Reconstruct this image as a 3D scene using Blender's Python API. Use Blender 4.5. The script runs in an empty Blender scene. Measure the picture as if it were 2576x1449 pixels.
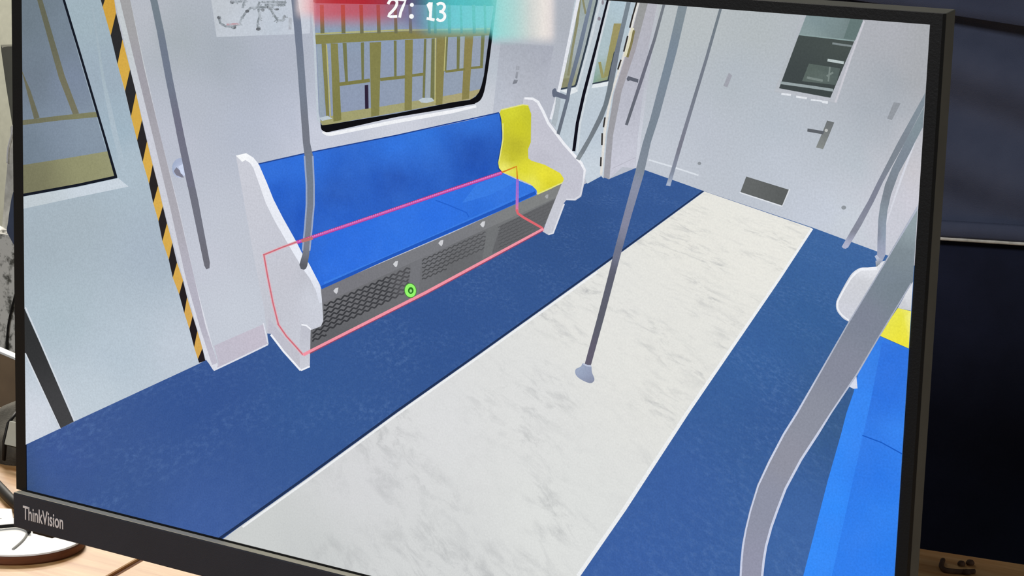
import bpy, bmesh, math, random
from mathutils import Vector, Matrix
random.seed(7)
SC = bpy.context.scene
COL = SC.collection

# ---------------------------------------------------------------- camera
# plane frame of the monitor: x right, y down, z away from the viewer, origin at the screen centre (metres)
IMG_W, IMG_H = 2576, 1449
FOC = 5902.677
ROT = ((0.8265153740, -0.0303531522, 0.5620952079),
       (0.1310236463, 0.9814928256, -0.1396590039),
       (-0.5474533229, 0.1890780775, 0.8151958905))
CAM = Vector((0.7548381, -0.24887404, -1.02381323))
DESK_Z = 0.75
DROP = 0.27                                     # screen centre above the desk top

def W(p):                                       # monitor frame -> world
    return Vector((p[0], p[2], DESK_Z + DROP - p[1]))
def Wv(p):
    return Vector((p[0], p[2], -p[1]))

cam_data = bpy.data.cameras.new('camera')
cam = bpy.data.objects.new('camera', cam_data)
COL.objects.link(cam)
r, d, f = (Wv(row) for row in ROT)
m = Matrix.Identity(4)
for i in range(3):
    m[i][0], m[i][1], m[i][2] = r[i], -d[i], -f[i]
m.translation = W(CAM)
cam.matrix_world = m
cam_data.sensor_width = 36.0
cam_data.lens = 36.0 * FOC / IMG_W
cam_data.clip_start, cam_data.clip_end = 0.05, 60
SC.camera = cam

# ---------------------------------------------------------------- world, lights, exposure
wd = bpy.data.worlds.new('room_light')
SC.world = wd
wd.use_nodes = True
wd.node_tree.nodes['Background'].inputs[0].default_value = (0.95, 0.97, 1.0, 1)
wd.node_tree.nodes['Background'].inputs[1].default_value = 0.10

def area(name, loc, target, size, power, color):
    l = bpy.data.lights.new(name, 'AREA')
    l.shape = 'RECTANGLE'
    l.size, l.size_y = size
    l.energy = power
    l.color = color
    o = bpy.data.objects.new(name, l)
    COL.objects.link(o)
    o.location = loc
    o.rotation_euler = (Vector(target) - Vector(loc)).to_track_quat('-Z', 'Y').to_euler()
    return o
area('ceiling_light_panel', (-1.9, 1.6, 2.65), (-0.6, 0.4, 0.75), (0.9, 0.5), 66, (1.0, 0.93, 0.84))
area('front_fill', (-0.6, -2.4, 2.3), (0.1, 0.4, 1.1), (1.0, 0.4), 42, (0.96, 0.97, 1.0))  # fill added in front to brighten the jacket and the lettering
area('wall_fill', (-3.4, 2.9, 2.9), (-3.5, 3.4, 0.9), (1.0, 0.6), 85, (1.0, 0.97, 0.9))  # unseen fill added to brighten the back wall

area('side_fill', (2.2, 0.25, 1.1), (0.3, 0.0, 1.05), (0.4, 0.5), 4.5, (1.0, 0.98, 0.94))  # soft fill added at the right to lift the monitor's side face

vs = SC.view_settings
vs.view_transform = 'Standard'
vs.look = 'None'
vs.exposure = 0
vs.gamma = 1
vs.use_curve_mapping = False

# ---------------------------------------------------------------- picking points
def ray(u, v):
    a, b = (u - IMG_W / 2) / FOC, (v - IMG_H / 2) / FOC
    return Vector([ROT[0][i] * a + ROT[1][i] * b + ROT[2][i] for i in range(3)])
def onz(u, v, z=0.0):
    q = ray(u, v)
    return CAM + q * ((z - CAM.z) / q.z)
def ony(u, v, y):
    q = ray(u, v)
    return CAM + q * ((y - CAM.y) / q.y)

# ---------------------------------------------------------------- materials
def lin(c):
    o = []
    for x in c[:3]:
        x = max(0.0, min(255.0, x)) / 255
        o.append(x / 12.92 if x <= 0.04045 else ((x + 0.055) / 1.055) ** 2.4)
    return tuple(o)

class Nodes:
    def __init__(s, name):
        s.m = bpy.data.materials.new(name)
        s.m.use_nodes = True
        s.t = s.m.node_tree
        s.t.nodes.clear()
        s.out = s.n('ShaderNodeOutputMaterial')
    def n(s, kind, **kw):
        x = s.t.nodes.new(kind)
        for k, v in kw.items():
            if k.startswith('i_'):
                x.inputs[k[2:].replace('_', ' ')].default_value = v
            else:
                setattr(x, k, v)
        return x
    def l(s, a, b):
        s.t.links.new(a, b)
    def math(s, op, a, b=None, c=None):
        x = s.n('ShaderNodeMath', operation=op)
        for i, q in enumerate((a, b, c)):
            if q is None: continue
            if isinstance(q, (int, float)): x.inputs[i].default_value = q
            else: s.l(q, x.inputs[i])
        return x.outputs[0]
    def noise(s, vec, scale, detail=2.0, rough=0.5, dist=0.0):
        x = s.n('ShaderNodeTexNoise')
        x.inputs['Scale'].default_value = scale
        x.inputs['Detail'].default_value = detail
        x.inputs['Roughness'].default_value = rough
        x.inputs['Distortion'].default_value = dist
        s.l(vec, x.inputs['Vector'])
        return x.outputs[0]
    def mapped(s, vec, scale=(1, 1, 1), rot=(0, 0, 0)):
        x = s.n('ShaderNodeMapping')
        x.inputs['Scale'].default_value = scale
        x.inputs['Rotation'].default_value = rot
        s.l(vec, x.inputs['Vector'])
        return x.outputs[0]
    def ramp(s, fac, a, b):
        x = s.n('ShaderNodeMapRange')
        x.inputs['From Min'].default_value = a
        x.inputs['From Max'].default_value = b
        s.l(fac, x.inputs['Value'])
        return x.outputs[0]
    def mix(s, fac, a, b):
        x = s.n('ShaderNodeMix', data_type='RGBA')
        for i, q in ((0, fac), (6, a), (7, b)):
            if isinstance(q, (int, float)): x.inputs[i].default_value = q
            elif isinstance(q, tuple): x.inputs[i].default_value = (*q[:3], 1)
            else: s.l(q, x.inputs[i])
        return x.outputs[2]

def screen_material(name, kind='plain'):
    """light given off by the lit display: the picture colour with the grain of the shown textures"""
    k = Nodes(name)
    at = k.n('ShaderNodeAttribute', attribute_name='picture')
    tc = k.n('ShaderNodeTexCoord').outputs['Object']
    g = k.noise(tc, 900, 2, 0.6)
    col = at.outputs['Color']
    grain = 0.16
    if kind == 'carpet':
        uv = k.n('ShaderNodeUVMap', uv_map='floor').outputs[0]
        a = k.ramp(k.noise(uv, 34, 5, 0.72), 0.48, 0.78)
        b = k.ramp(k.noise(uv, 2.6, 2, 0.5), 0.42, 0.64)
        c = k.math('MULTIPLY', a, k.math('ADD', k.math('MULTIPLY', b, 0.85), 0.15))
        col = k.mix(k.math('MULTIPLY', c, 0.36), col, lin((122, 158, 208)))
        col = k.mix(k.math('MULTIPLY', k.ramp(k.noise(uv, 22, 3, 0.6), 0.35, 0.75), 0.22), col, lin((44, 76, 140)))
        grain = 0.22
    elif kind == 'aisle':
        uv = k.n('ShaderNodeUVMap', uv_map='floor').outputs[0]
        w = k.mapped(uv, (0.75, 1.6, 1), (0, 0, 0.5))
        a = k.ramp(k.noise(w, 9, 6, 0.72, 0.5), 0.48, 0.70)
        b = k.ramp(k.noise(k.mapped(uv, (1.2, 1.9, 1), (0, 0, 0.4)), 1.3, 2, 0.5), 0.45, 0.62)
        c = k.math('MULTIPLY', a, k.math('ADD', k.math('MULTIPLY', b, 0.9), 0.1))
        col = k.mix(k.math('MULTIPLY', c, 0.70), col, lin((166, 168, 170)))
        col = k.mix(k.math('MULTIPLY', k.ramp(k.noise(uv, 20, 4, 0.65), 0.45, 0.75), 0.2), col, lin((205, 206, 206)))
        grain = 0.10
    elif kind == 'weave':
        b = k.ramp(k.noise(tc, 55, 4, 0.6), 0.3, 0.75)
        col = k.mix(k.math('MULTIPLY', b, 0.16), col, lin((86, 150, 245)))
        grain = 0.2
    elif kind == 'chart':
        b = k.ramp(k.noise(tc, 330, 3, 0.7), 0.45, 0.62)
        col = k.mix(k.math('MULTIPLY', b, 0.75), col, lin((188, 196, 205)))
    e = k.n('ShaderNodeEmission')
    k.l(col, e.inputs[0])
    k.l(k.math('ADD', k.math('MULTIPLY', k.math('SUBTRACT', g, 0.5), grain * 2), 1.0), e.inputs[1])
    if kind == 'veil':
        tr = k.n('ShaderNodeBsdfTransparent')
        mx = k.n('ShaderNodeMixShader')
        k.l(at.outputs['Alpha'], mx.inputs[0])
        k.l(tr.outputs[0], mx.inputs[1])
        k.l(e.outputs[0], mx.inputs[2])
        k.l(mx.outputs[0], k.out.inputs[0])
    else:
        k.l(e.outputs[0], k.out.inputs[0])
    return k.m
SCR = {k: screen_material('screen_' + k, k) for k in ('plain', 'carpet', 'aisle', 'weave', 'veil', 'chart')}

def solid(name, rgb, rough=0.6, spec=0.4, bump=0.0, bscale=400, rgb2=None, cscale=30, clo=0.35, chi=0.65, cstretch=(1, 1, 1), coat=0.0, metal=0.0):
    k = Nodes(name)
    p = k.n('ShaderNodeBsdfPrincipled')
    tc = k.n('ShaderNodeTexCoord').outputs['Object']
    p.inputs['Roughness'].default_value = rough
    p.inputs['Specular IOR Level'].default_value = spec
    p.inputs['Metallic'].default_value = metal
    p.inputs['Coat Weight'].default_value = coat
    c1 = lin(rgb)
    c2 = lin(rgb2) if rgb2 else tuple(min(1, x * 1.12) for x in c1)
    n = k.noise(k.mapped(tc, cstretch), cscale, 4, 0.6)
    k.l(k.mix(k.ramp(n, clo, chi), c1, c2), p.inputs['Base Color'])
    if bump:
        b = k.n('ShaderNodeBump')
        b.inputs['Strength'].default_value = bump
        b.inputs['Distance'].default_value = 0.001
        k.l(k.noise(tc, bscale, 3, 0.6), b.inputs['Height'])
        k.l(b.outputs[0], p.inputs['Normal'])
    k.l(p.outputs[0], k.out.inputs[0])
    return k.m

def wood_material():
    k = Nodes('oak_veneer')
    p = k.n('ShaderNodeBsdfPrincipled')
    tc = k.n('ShaderNodeTexCoord').outputs['Object']
    v = k.mapped(tc, (2.2, 26, 26))
    n = k.noise(v, 1.6, 5, 0.62, 0.6)
    n2 = k.noise(k.mapped(tc, (9, 130, 130)), 1.5, 3, 0.6)
    a = k.mix(k.ramp(n, 0.36, 0.66), lin((192, 134, 76)), lin((234, 194, 136)))
    b = k.mix(k.math('MULTIPLY', k.ramp(n2, 0.52, 0.75), 0.4), a, lin((182, 124, 78)))
    k.l(b, p.inputs['Base Color'])
    p.inputs['Roughness'].default_value = 0.42
    k.l(p.outputs[0], k.out.inputs[0])
    return k.m

M = {
    'bezel': solid('black_bezel_plastic', (20, 20, 20), 0.5, 0.2, 0.15, 900),
    'shell': solid('dark_shell_plastic', (98, 98, 92), 0.9, 0.0, 0.0, 900),
    'chin': solid('charcoal_chin_plastic', (43, 46, 54), 0.6, 0.25, 0.35, 1500),
    'lip': solid('lip_painted_light', (196, 190, 170), 0.95, 0.0, 0.1, 900),  # far paler than the chin, to paint in the light on its top
    'silver': solid('silver_print', (205, 205, 208), 0.35, 0.5),
    'dark_panel': solid('unlit_panel', (10, 10, 12), 0.4, 0.3),
    'metal': solid('grey_stand_metal', (70, 70, 72), 0.4, 0.5),
    'wood': wood_material(),
    'seam': solid('dark_joint', (104, 66, 42), 0.8, 0.2),
    'white': solid('white_plastic', (246, 246, 240), 0.35, 0.5),
    'white_edge': solid('white_edge_band', (250, 250, 246), 0.4, 0.5),
    'brown_rim': solid('brown_pad_side', (120, 74, 48), 0.55, 0.3, 0, 1, (92, 54, 36), 60, 0.3, 0.7, (1, 1, 6)),  # brown with darker streaks, for the side of the pad
    'rubber': solid('black_rubber', (26, 25, 24), 0.55, 0.3),
    'grey_mark': solid('grey_groove', (150, 150, 146), 0.6, 0.3),
    'navy': solid('navy_cloth', (80, 87, 108), 0.85, 0.15, 0.5, 1400, (66, 73, 94), 9),
    'navy_dark': solid('dark_navy_cloth', (36, 41, 62), 0.9, 0.1, 0.5, 1400, (28, 32, 48), 9),
    'piping': solid('pale_cord', (214, 214, 206), 0.5, 0.3, 0.3, 300, (170, 170, 160), 70),
    'trinket': solid('brown_trinket', (92, 70, 54), 0.7, 0.2, 0, 1, (66, 48, 38), 160),
    'wall': solid('cream_wall_paint', (214, 213, 198), 0.85, 0.2),
    'floor': solid('grey_carpet_tiles', (96, 94, 90), 0.95, 0.1, 0.5, 300),
    'chair_grey': solid('grey_chair_shell', (118, 118, 108), 0.6, 0.3),
    'pale_cloth': solid('pale_cloth', (244, 243, 234), 0.85, 0.15, 0.4, 500, (196, 194, 186), 40),
    'speckle': solid('speckled_knit', (240, 239, 232), 0.9, 0.1, 0.4, 500, (110, 110, 104), 60, 0.50, 0.62),
    'blue_slate': solid('slate_blue_cloth', (84, 94, 118), 0.85, 0.15),
    'cab_brown': solid('brown_laminate', (140, 118, 92), 0.6, 0.3, 0, 1, (120, 100, 80), 14),
    'bag': solid('grey_bag_cloth', (112, 108, 98), 0.85, 0.2, 0.5, 500, (66, 64, 58), 24),
    'bag_pale': solid('pale_bag_patch', (176, 178, 166), 0.8, 0.2),
}

# ---------------------------------------------------------------- object helpers
def root(name, loc, label, cat, group=None):
    o = bpy.data.objects.new(name, None)
    o.empty_display_size = 0.05
    COL.objects.link(o)
    o.location = loc
    o['label'] = label
    o['category'] = cat
    if group: o['group'] = group
    return o
def origin(o):
    p = Vector((0, 0, 0))
    while o is not None:
        p += Vector(o.location)
        o = o.parent
    return p
def obj(name, bm, mat, parent=None, label=None, smooth=False):
    bmesh.ops.recalc_face_normals(bm, faces=bm.faces) if smooth is not None else None
    me = bpy.data.meshes.new(name)
    if parent is not None:
        bmesh.ops.translate(bm, verts=bm.verts, vec=-origin(parent))
    bm.to_mesh(me)
    bm.free()
    me.materials.append(mat)
    if smooth:
        for q in me.polygons: q.use_smooth = True
    o = bpy.data.objects.new(name, me)
    COL.objects.link(o)
    if parent is not None: o.parent = parent
    if label: o['label'] = label
    return o
def tag(o, label, cat, group=None):
    o['label'] = label
    o['category'] = cat
    if group: o['group'] = group
    return o
def struct(o):
    o['kind'] = 'structure'
    return o

def prism(bm, pts_a, pts_b):
    a = [bm.verts.new(p) for p in pts_a]
    b = [bm.verts.new(p) for p in pts_b]
    n = len(a)
    bm.faces.new(a)
    bm.faces.new(list(reversed(b)))
    for i in range(n):
        bm.faces.new((a[i], b[i], b[(i + 1) % n], a[(i + 1) % n]))
def box(x0, x1, y0, y1, z0, z1, bm=None):       # world axes
    bm = bm or bmesh.new()
    prism(bm, [(x0, y0, z0), (x1, y0, z0), (x1, y1, z0), (x0, y1, z0)],
          [(x0, y0, z1), (x1, y0, z1), (x1, y1, z1), (x0, y1, z1)])
    return bm
def bevel(bm, w, seg=2):
    bmesh.ops.bevel(bm, geom=list(bm.edges), offset=w, segments=seg, affect='EDGES', profile=0.5, clamp_overlap=True)
    return bm
def tube(pts, rad, seg=10, bm=None, caps=True):
    bm = bm or bmesh.new()
    pts = [Vector(p) for p in pts]
    rings = []
    up = None
    for i, p in enumerate(pts):
        t = (pts[min(i + 1, len(pts) - 1)] - pts[max(i - 1, 0)]).normalized()
        if up is None:
            up = t.orthogonal().normalized()
        up = (up - t * up.dot(t)).normalized()
        s = t.cross(up)
        rr = rad[i] if isinstance(rad, (list, tuple)) else rad
        rings.append([bm.verts.new(p + (up * math.cos(a) + s * math.sin(a)) * rr)
                      for a in [2 * math.pi * k / seg for k in range(seg)]])
    for A, B in zip(rings, rings[1:]):
        for k in range(seg):
            bm.faces.new((A[k], A[(k + 1) % seg], B[(k + 1) % seg], B[k]))
    if caps:
        bm.faces.new(list(reversed(rings[0])))
        bm.faces.new(rings[-1])
    return bm
def lathe(cx, cy, prof, seg=64, bm=None):       # prof: (radius, z)
    bm = bm or bmesh.new()
    rings = []
    for rr, z in prof:
        if rr < 1e-6:
            rings.append([bm.verts.new((cx, cy, z))])
        else:
            rings.append([bm.verts.new((cx + rr * math.cos(2 * math.pi * k / seg), cy + rr * math.sin(2 * math.pi * k / seg), z)) for k in range(seg)])
    for A, B in zip(rings, rings[1:]):
        for k in range(seg):
            k2 = (k + 1) % seg
            if len(A) == 1: bm.faces.new((A[0], B[k2], B[k]))
            elif len(B) == 1: bm.faces.new((A[k], A[k2], B[0]))
            else: bm.faces.new((A[k], A[k2], B[k2], B[k]))
    return bm
def sheet(fn, nu, nv, thick):                   # fn(s, t) -> world point; a cloth panel with thickness
    bm = bmesh.new()
    g = [[bm.verts.new(fn(i / nu, j / nv)) for j in range(nv + 1)] for i in range(nu + 1)]
    for i in range(nu):
        for j in range(nv):
            bm.faces.new((g[i][j], g[i + 1][j], g[i + 1][j + 1], g[i][j + 1]))
    bmesh.ops.recalc_face_normals(bm, faces=bm.faces)
    bmesh.ops.solidify(bm, geom=list(bm.faces), thickness=thick)
    return bm
def smooth_line(pts, n=6, closed=False):        # Catmull-Rom through the points
    out = []
    N = len(pts)
    rng = range(N if closed else N - 1)
    for i in rng:
        if closed:
            p0, p1, p2, p3 = pts[i - 1], pts[i], pts[(i + 1) % N], pts[(i + 2) % N]
        else:
            p0, p1, p2, p3 = pts[max(i - 1, 0)], pts[i], pts[i + 1], pts[min(i + 2, N - 1)]
        for k in range(n):
            t = k / n
            out.append(tuple(0.5 * (2 * b + (c - a) * t + (2 * a - 5 * b + 4 * c - e) * t * t + (3 * b - a - 3 * c + e) * t ** 3)
                             for a, b, c, e in zip(p0, p1, p2, p3)))
    if not closed: out.append(tuple(pts[-1]))
    return out

# ================================================================ ROOM
def quad_obj(name, pts, mat):
    bm = bmesh.new()
    bm.faces.new([bm.verts.new(p) for p in pts])
    return obj(name, bm, mat)
struct(obj('floor', box(-5.5, 4.0, -3.2, 4.2, -0.05, 0.0), M['floor']))
struct(obj('wall_back', box(-5.5, 4.0, 4.1, 4.2, 0.0, 3.0), M['wall']))
struct(obj('wall_left', box(-5.5, -5.4, -3.2, 4.1, 0.0, 3.0), M['wall']))

# ================================================================ DESK
def desk_pt(u, v): return W(ony(u, v, DROP))
e0, e1 = desk_pt(2322, 1380), desk_pt(2576, 1419)        # far edge of the top
ax = (e1 - e0).normalized(); ax.z = 0
ay = Vector((ax.y, -ax.x, 0))                            # towards the viewer
far = e0
desk = root('desk', (far + ay * 0.4 - Vector((0, 0, DESK_Z))), 'light oak wood desk carrying the black monitor', 'desk')
def desk_poly(s0, s1, t0, t1, z0, z1):
    c = [far + ax * s + ay * t for s, t in ((s0, t0), (s1, t0), (s1, t1), (s0, t1))]
    bm = bmesh.new()
    prism(bm, [(p.x, p.y, z0) for p in c], [(p.x, p.y, z1) for p in c])
    return bm
# the top is two boards with a joint seen left of the chin
j0, j1 = desk_pt(280, 1449), desk_pt(356, 1405)
jd = (j1 - j0).normalized()
def cut(t):                                              # s where the joint crosses depth t
    b = j0 - far
    den = jd.dot(ay)
    k = (t - b.dot(ay)) / den
    return (b + jd * k).dot(ax)
T0, T1 = 0.0, 0.95
GAP = 0.0025
def board(side):
    s_lo, s_hi = -1.15, 0.75
    if side < 0: q = [(s_lo, T0), (cut(T0) - GAP, T0), (cut(T1) - GAP, T1), (s_lo, T1)]
    else: q = [(cut(T0) + GAP, T0), (s_hi, T0), (s_hi, T1), (cut(T1) + GAP, T1)]
    c = [far + ax * s + ay * t for s, t in q]
    bm = bmesh.new()
    prism(bm, [(p.x, p.y, DESK_Z - 0.025) for p in c], [(p.x, p.y, DESK_Z) for p in c])
    bmesh.ops.recalc_face_normals(bm, faces=bm.faces)
    return bevel(bm, 0.0015, 2)
obj('desk_board', board(-1), M['wood'], desk)
obj('desk_board', board(1), M['wood'], desk)
c = [far + ax * s + ay * t for s, t in ((cut(T0) - 0.012, T0 + .004), (cut(T0) + 0.012, T0 + .004), (cut(T1) + 0.012, T1 - .004), (cut(T1) - 0.012, T1 - .004))]
bm = bmesh.new()
prism(bm, [(p.x, p.y, DESK_Z - 0.02) for p in c], [(p.x, p.y, DESK_Z - 0.002) for p in c])
obj('joint_strip', bm, M['seam'], desk, 'dark joint between the two boards')
for s in (-1.1, 0.68):
    for t in (0.06, 0.86):
        obj('leg', desk_poly(s, s + 0.05, t, t + 0.05, 0.0, DESK_Z - 0.025), M['metal'], desk)

# ================================================================ MONITOR BODY
SW, SH = 0.5976, 0.33615
mon = root('monitor', W((0.0, DROP, 0.10)), 'wide black computer monitor on the oak desk showing a metro carriage interior', 'monitor')
def mbox(x0, x1, y0, y1, z0, z1):               # monitor-frame box -> bmesh in world
    a, b = W((x0, y1, z0)), W((x1, y0, z1))
    return box(a.x, b.x, a.y, b.y, a.z, b.z)
BL_, BR_, BT_ = -0.3077, 0.3050, -0.1735        # outer bezel
CHIN_T, CHIN_B, CHIN_F = 0.1690, 0.1923, -0.0064
bm = bmesh.new()
prism(bm, [W(q) for q in ((BL_, CHIN_B, 0.0035), (BR_, CHIN_B, 0.0035), (BR_, BT_, 0.0035), (BL_, BT_, 0.0035))],
      [W(q) for q in ((BL_, CHIN_B, 0.0140), (BR_, CHIN_B, 0.0140), (BR_, BT_ - 0.0016, 0.0140), (BL_, BT_ - 0.0016, 0.0140))])
bmesh.ops.recalc_face_normals(bm, faces=bm.faces)
obj('housing', bevel(bm, 0.0006), M['shell'], mon)
obj('rear_bulge', bevel(mbox(-0.20, 0.20, -0.10, 0.13, 0.0142, 0.045), 0.012, 4), M['shell'], mon)
bm = bmesh.new()
for x0, x1, y0, y1 in ((BL_, -SW / 2, BT_, CHIN_T), (SW / 2, BR_, BT_, CHIN_T), (-SW / 2, SW / 2, BT_, -SH / 2), (-SW / 2, SW / 2, SH / 2, CHIN_T)):
    a, b = W((x0, y1, -0.0006)), W((x1, y0, 0.0034))
    box(a.x, b.x, a.y, b.y, a.z, b.z, bm)
obj('bezel', bm, M['bezel'], mon)
chin = bevel(mbox(-0.3048, 0.3050, CHIN_T + 0.0004, CHIN_B, CHIN_F, 0.0034), 0.0008, 2)
obj('chin', chin, M['chin'], mon, 'deep charcoal lower bezel carrying the silver lettering')
obj('lit_chin_lip', mbox(-0.3042, 0.3045, CHIN_T + 0.0002, CHIN_T + 0.0005, CHIN_F + 0.0006, -0.0008), M['lip'], mon, 'top face of the chin, its light painted in as pale grey')  # pale strip on the charcoal chin paints in light from above
# bumps of the buttons under the left end of the chin
p = [W(onz(u, v, CHIN_F + 0.002)) for u, v in ((88, 1338), (124, 1350))]
obj('button', bevel(box(p[0].x - .003, p[1].x + .002, -0.004, 0.001, p[1].z - 0.0012, p[0].z + 0.003), 0.0008), M['rubber'], mon, 'small button under the chin')
obj('screen', mbox(-SW / 2, SW / 2, -SH / 2, SH / 2, 0.0006, 0.0033), M['dark_panel'], mon, 'flat lit display panel')
# stand behind the screen
st = W((0.0, DROP, 0.10))
bm = bevel(box(st.x - 0.035, st.x + 0.035, 0.046, 0.062, DESK_Z + 0.012, DESK_Z + 0.30), 0.006)
obj('stand_neck', bm, M['metal'], mon)
obj('stand_base', bevel(box(st.x - 0.12, st.x + 0.12, 0.0, 0.20, DESK_Z, DESK_Z + 0.012), 0.004), M['metal'], mon)

# lettering on the chin
def lettering():
    cu = bpy.data.curves.new('t', 'FONT')
    cu.body = 'ThinkVision'
    cu.extrude = 0.02
    cu.offset = 0.014
    o = bpy.data.objects.new('t', cu)
    COL.objects.link(o)
    dg = bpy.context.evaluated_depsgraph_get()
    me = bpy.data.meshes.new_from_object(o.evaluated_get(dg))
    bpy.data.objects.remove(o)
    bpy.data.curves.remove(cu)
    bm = bmesh.new()
    bm.from_mesh(me)
    bpy.data.meshes.remove(me)
    return bm
bm = lettering()
bmesh.ops.remove_doubles(bm, verts=bm.verts, dist=1e-5)
xs = [v.co.x for v in bm.verts]; ys = [v.co.y for v in bm.verts]
x0, x1, y0, y1 = min(xs), max(xs), min(ys), max(ys)
for v in bm.verts:
    fx, fy = (v.co.x - x0) / (x1 - x0), (v.co.y - y0) / (y1 - y0)
    v.co = W((-0.2957 + fx * 0.0352, 0.1853 - fy * 0.0090, CHIN_F - 0.0001 - 0.0002 * (v.co.z > 0)))
obj('lettering', bm, M['silver'], mon, 'silver word printed on the left end of the chin')

# ================================================================ THE PICTURE ON THE SCREEN
# every shape below lies flat on the display panel; shapes are stacked a few microns apart
LAYER = [0]
EACH = {'post', 'slim_post', 'bar_light', 'panel_post', 'pale_column', 'column_foot', 'cross_bar', 'thin_bar', 'beam', 'door_leaf_edge', 'window_seal', 'window_sill', 'pole_light', 'clamp', 'sticker', 'smudge', 'reflection', 'hazard_mark', 'foot_edge', 'kick_edge', 'slat', 'seat_light'}
STEP = 6e-6
FLOOR_PIX = ((1029, 1018), (1454, 1449), (2043, 574), (1772, 482))
FLOOR_UV = ((0, 0), (1, 0), (1, 4.2), (0, 4.2))
def solve(A, b):
    n = len(b)
    Mx = [row[:] + [x] for row, x in zip(A, b)]
    for i in range(n):
        pv = max(range(i, n), key=lambda q: abs(Mx[q][i]))
        Mx[i], Mx[pv] = Mx[pv], Mx[i]
        for q in range(n):
            if q != i:
                k = Mx[q][i] / Mx[i][i]
                Mx[q] = [a - k * c for a, c in zip(Mx[q], Mx[i])]
    return [Mx[i][n] / Mx[i][i] for i in range(n)]
def homography(src, dst):
    A, b = [], []
    for (x, y), (u, v) in zip(src, dst):
        A.append([x, y, 1, 0, 0, 0, -u * x, -u * y]); b.append(u)
        A.append([0, 0, 0, x, y, 1, -v * x, -v * y]); b.append(v)
    h = solve([[float(q) for q in row] for row in A], [float(q) for q in b]) + [1.0]
    return lambda x, y: tuple((h[3 * i] * x + h[3 * i + 1] * y + h[3 * i + 2]) / (h[6] * x + h[7] * y + 1) for i in (0, 1))
floor_map = homography(FLOOR_PIX, FLOOR_UV)

def clip(pts):
    for axis, lim, sgn in ((0, -SW / 2, 1), (0, SW / 2, -1), (1, -SH / 2, 1), (1, SH / 2, -1)):
        out = []
        for i in range(len(pts)):
            a, b = pts[i - 1], pts[i]
            ia, ib = (a[axis] - lim) * sgn >= 0, (b[axis] - lim) * sgn >= 0
            if ia != ib:
                t = (lim - a[axis]) / (b[axis] - a[axis])
                out.append(tuple(a[k] + (b[k] - a[k]) * t for k in range(4)))
            if ib: out.append(b)
        pts = out
        if not pts: break
    return pts
def dedupe(pts):
    out = []
    for p in pts:
        if not out or abs(p[0] - out[-1][0]) + abs(p[1] - out[-1][1]) > 2e-6: out.append(p)
    while len(out) > 1 and abs(out[0][0] - out[-1][0]) + abs(out[0][1] - out[-1][1]) < 2e-6: out.pop()
    return out
def idw(samples, u, v):
    acc = [0, 0, 0]; ws = 0
    for (x, y, c) in samples:
        d2 = (u - x) ** 2 + (v - y) ** 2 + 25
        w = 1 / (d2 ** 1.25)
        ws += w
        for i in range(3): acc[i] += c[i] * w
    return [a / ws for a in acc]

def shape(name, polys, col, parent=None, label=None, mat='plain', grid=None, noclip=False):
    """polys: one outline or a list of outlines, in photograph pixels; col: rgb, or samples (u, v, rgb)"""
    if polys and isinstance(polys[0][0], (int, float)): polys = [polys]
    if name in EACH and len(polys) > 1:          # countable pieces: one object each
        return [shape(name, [p], col, parent, label, mat, grid) for p in polys][0]
    LAYER[0] += 1
    z = -LAYER[0] * STEP
    bm = bmesh.new()
    for poly in polys:
        pts = []
        for u, v in poly:
            q = onz(u, v, 0.0)
            pts.append((q.x, q.y, u, v))
        pts = dedupe(clip(pts))
        if len(pts) < 3: continue
        vs_ = [bm.verts.new((x, y, 0)) for x, y, u, v in pts]
        try: bm.faces.new(vs_).normal_update()
        except ValueError: pass
    bmesh.ops.triangulate(bm, faces=list(bm.faces), ngon_method='EAR_CLIP')
    samples = col if isinstance(col, list) else None
    if samples or mat in ('carpet', 'aisle'):
        g = grid or 0.014
        xs = [v.co.x for v in bm.verts]; ys = [v.co.y for v in bm.verts]
        for axis, lo, hi in ((0, min(xs), max(xs)), (1, min(ys), max(ys))):
            k = math.ceil(lo / g)
            while k * g < hi:
                co = [0, 0, 0]; no = [0, 0, 0]
                co[axis] = k * g; no[axis] = 1
                bmesh.ops.bisect_plane(bm, geom=list(bm.verts) + list(bm.edges) + list(bm.faces), dist=1e-7, plane_co=co, plane_no=no)
                k += 1
    flat = lin(col) if not samples else None
    cl = bm.verts.layers.float_color.new('picture')
    uvl = bm.loops.layers.uv.new('floor') if mat in ('carpet', 'aisle') else None
    for v in bm.verts:
        if samples or uvl:
            px = pixel_of(v.co.x, v.co.y)
        cc = lin(idw(samples, *px)) if samples else flat
        v[cl] = (*cc, 1.0)
    if uvl:
        for fc in bm.faces:
            for lp in fc.loops:
                lp[uvl].uv = floor_map(*pixel_of(lp.vert.co.x, lp.vert.co.y))
    for v in bm.verts:
        v.co = W((v.co.x, v.co.y, z))
    for fc in bm.faces:
        fc.normal_update()
        if fc.normal.y > 0: fc.normal_flip()
    o = obj(name, bm, SCR[mat], parent or mon, label, smooth=None)
    return o
def pixel_of(x, y):
    q = Vector((x, y, 0)) - CAM
    c = [sum(ROT[i][k] * q[k] for k in range(3)) for i in range(3)]
    return c[0] / c[2] * FOC + IMG_W / 2, c[1] / c[2] * FOC + IMG_H / 2

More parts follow.
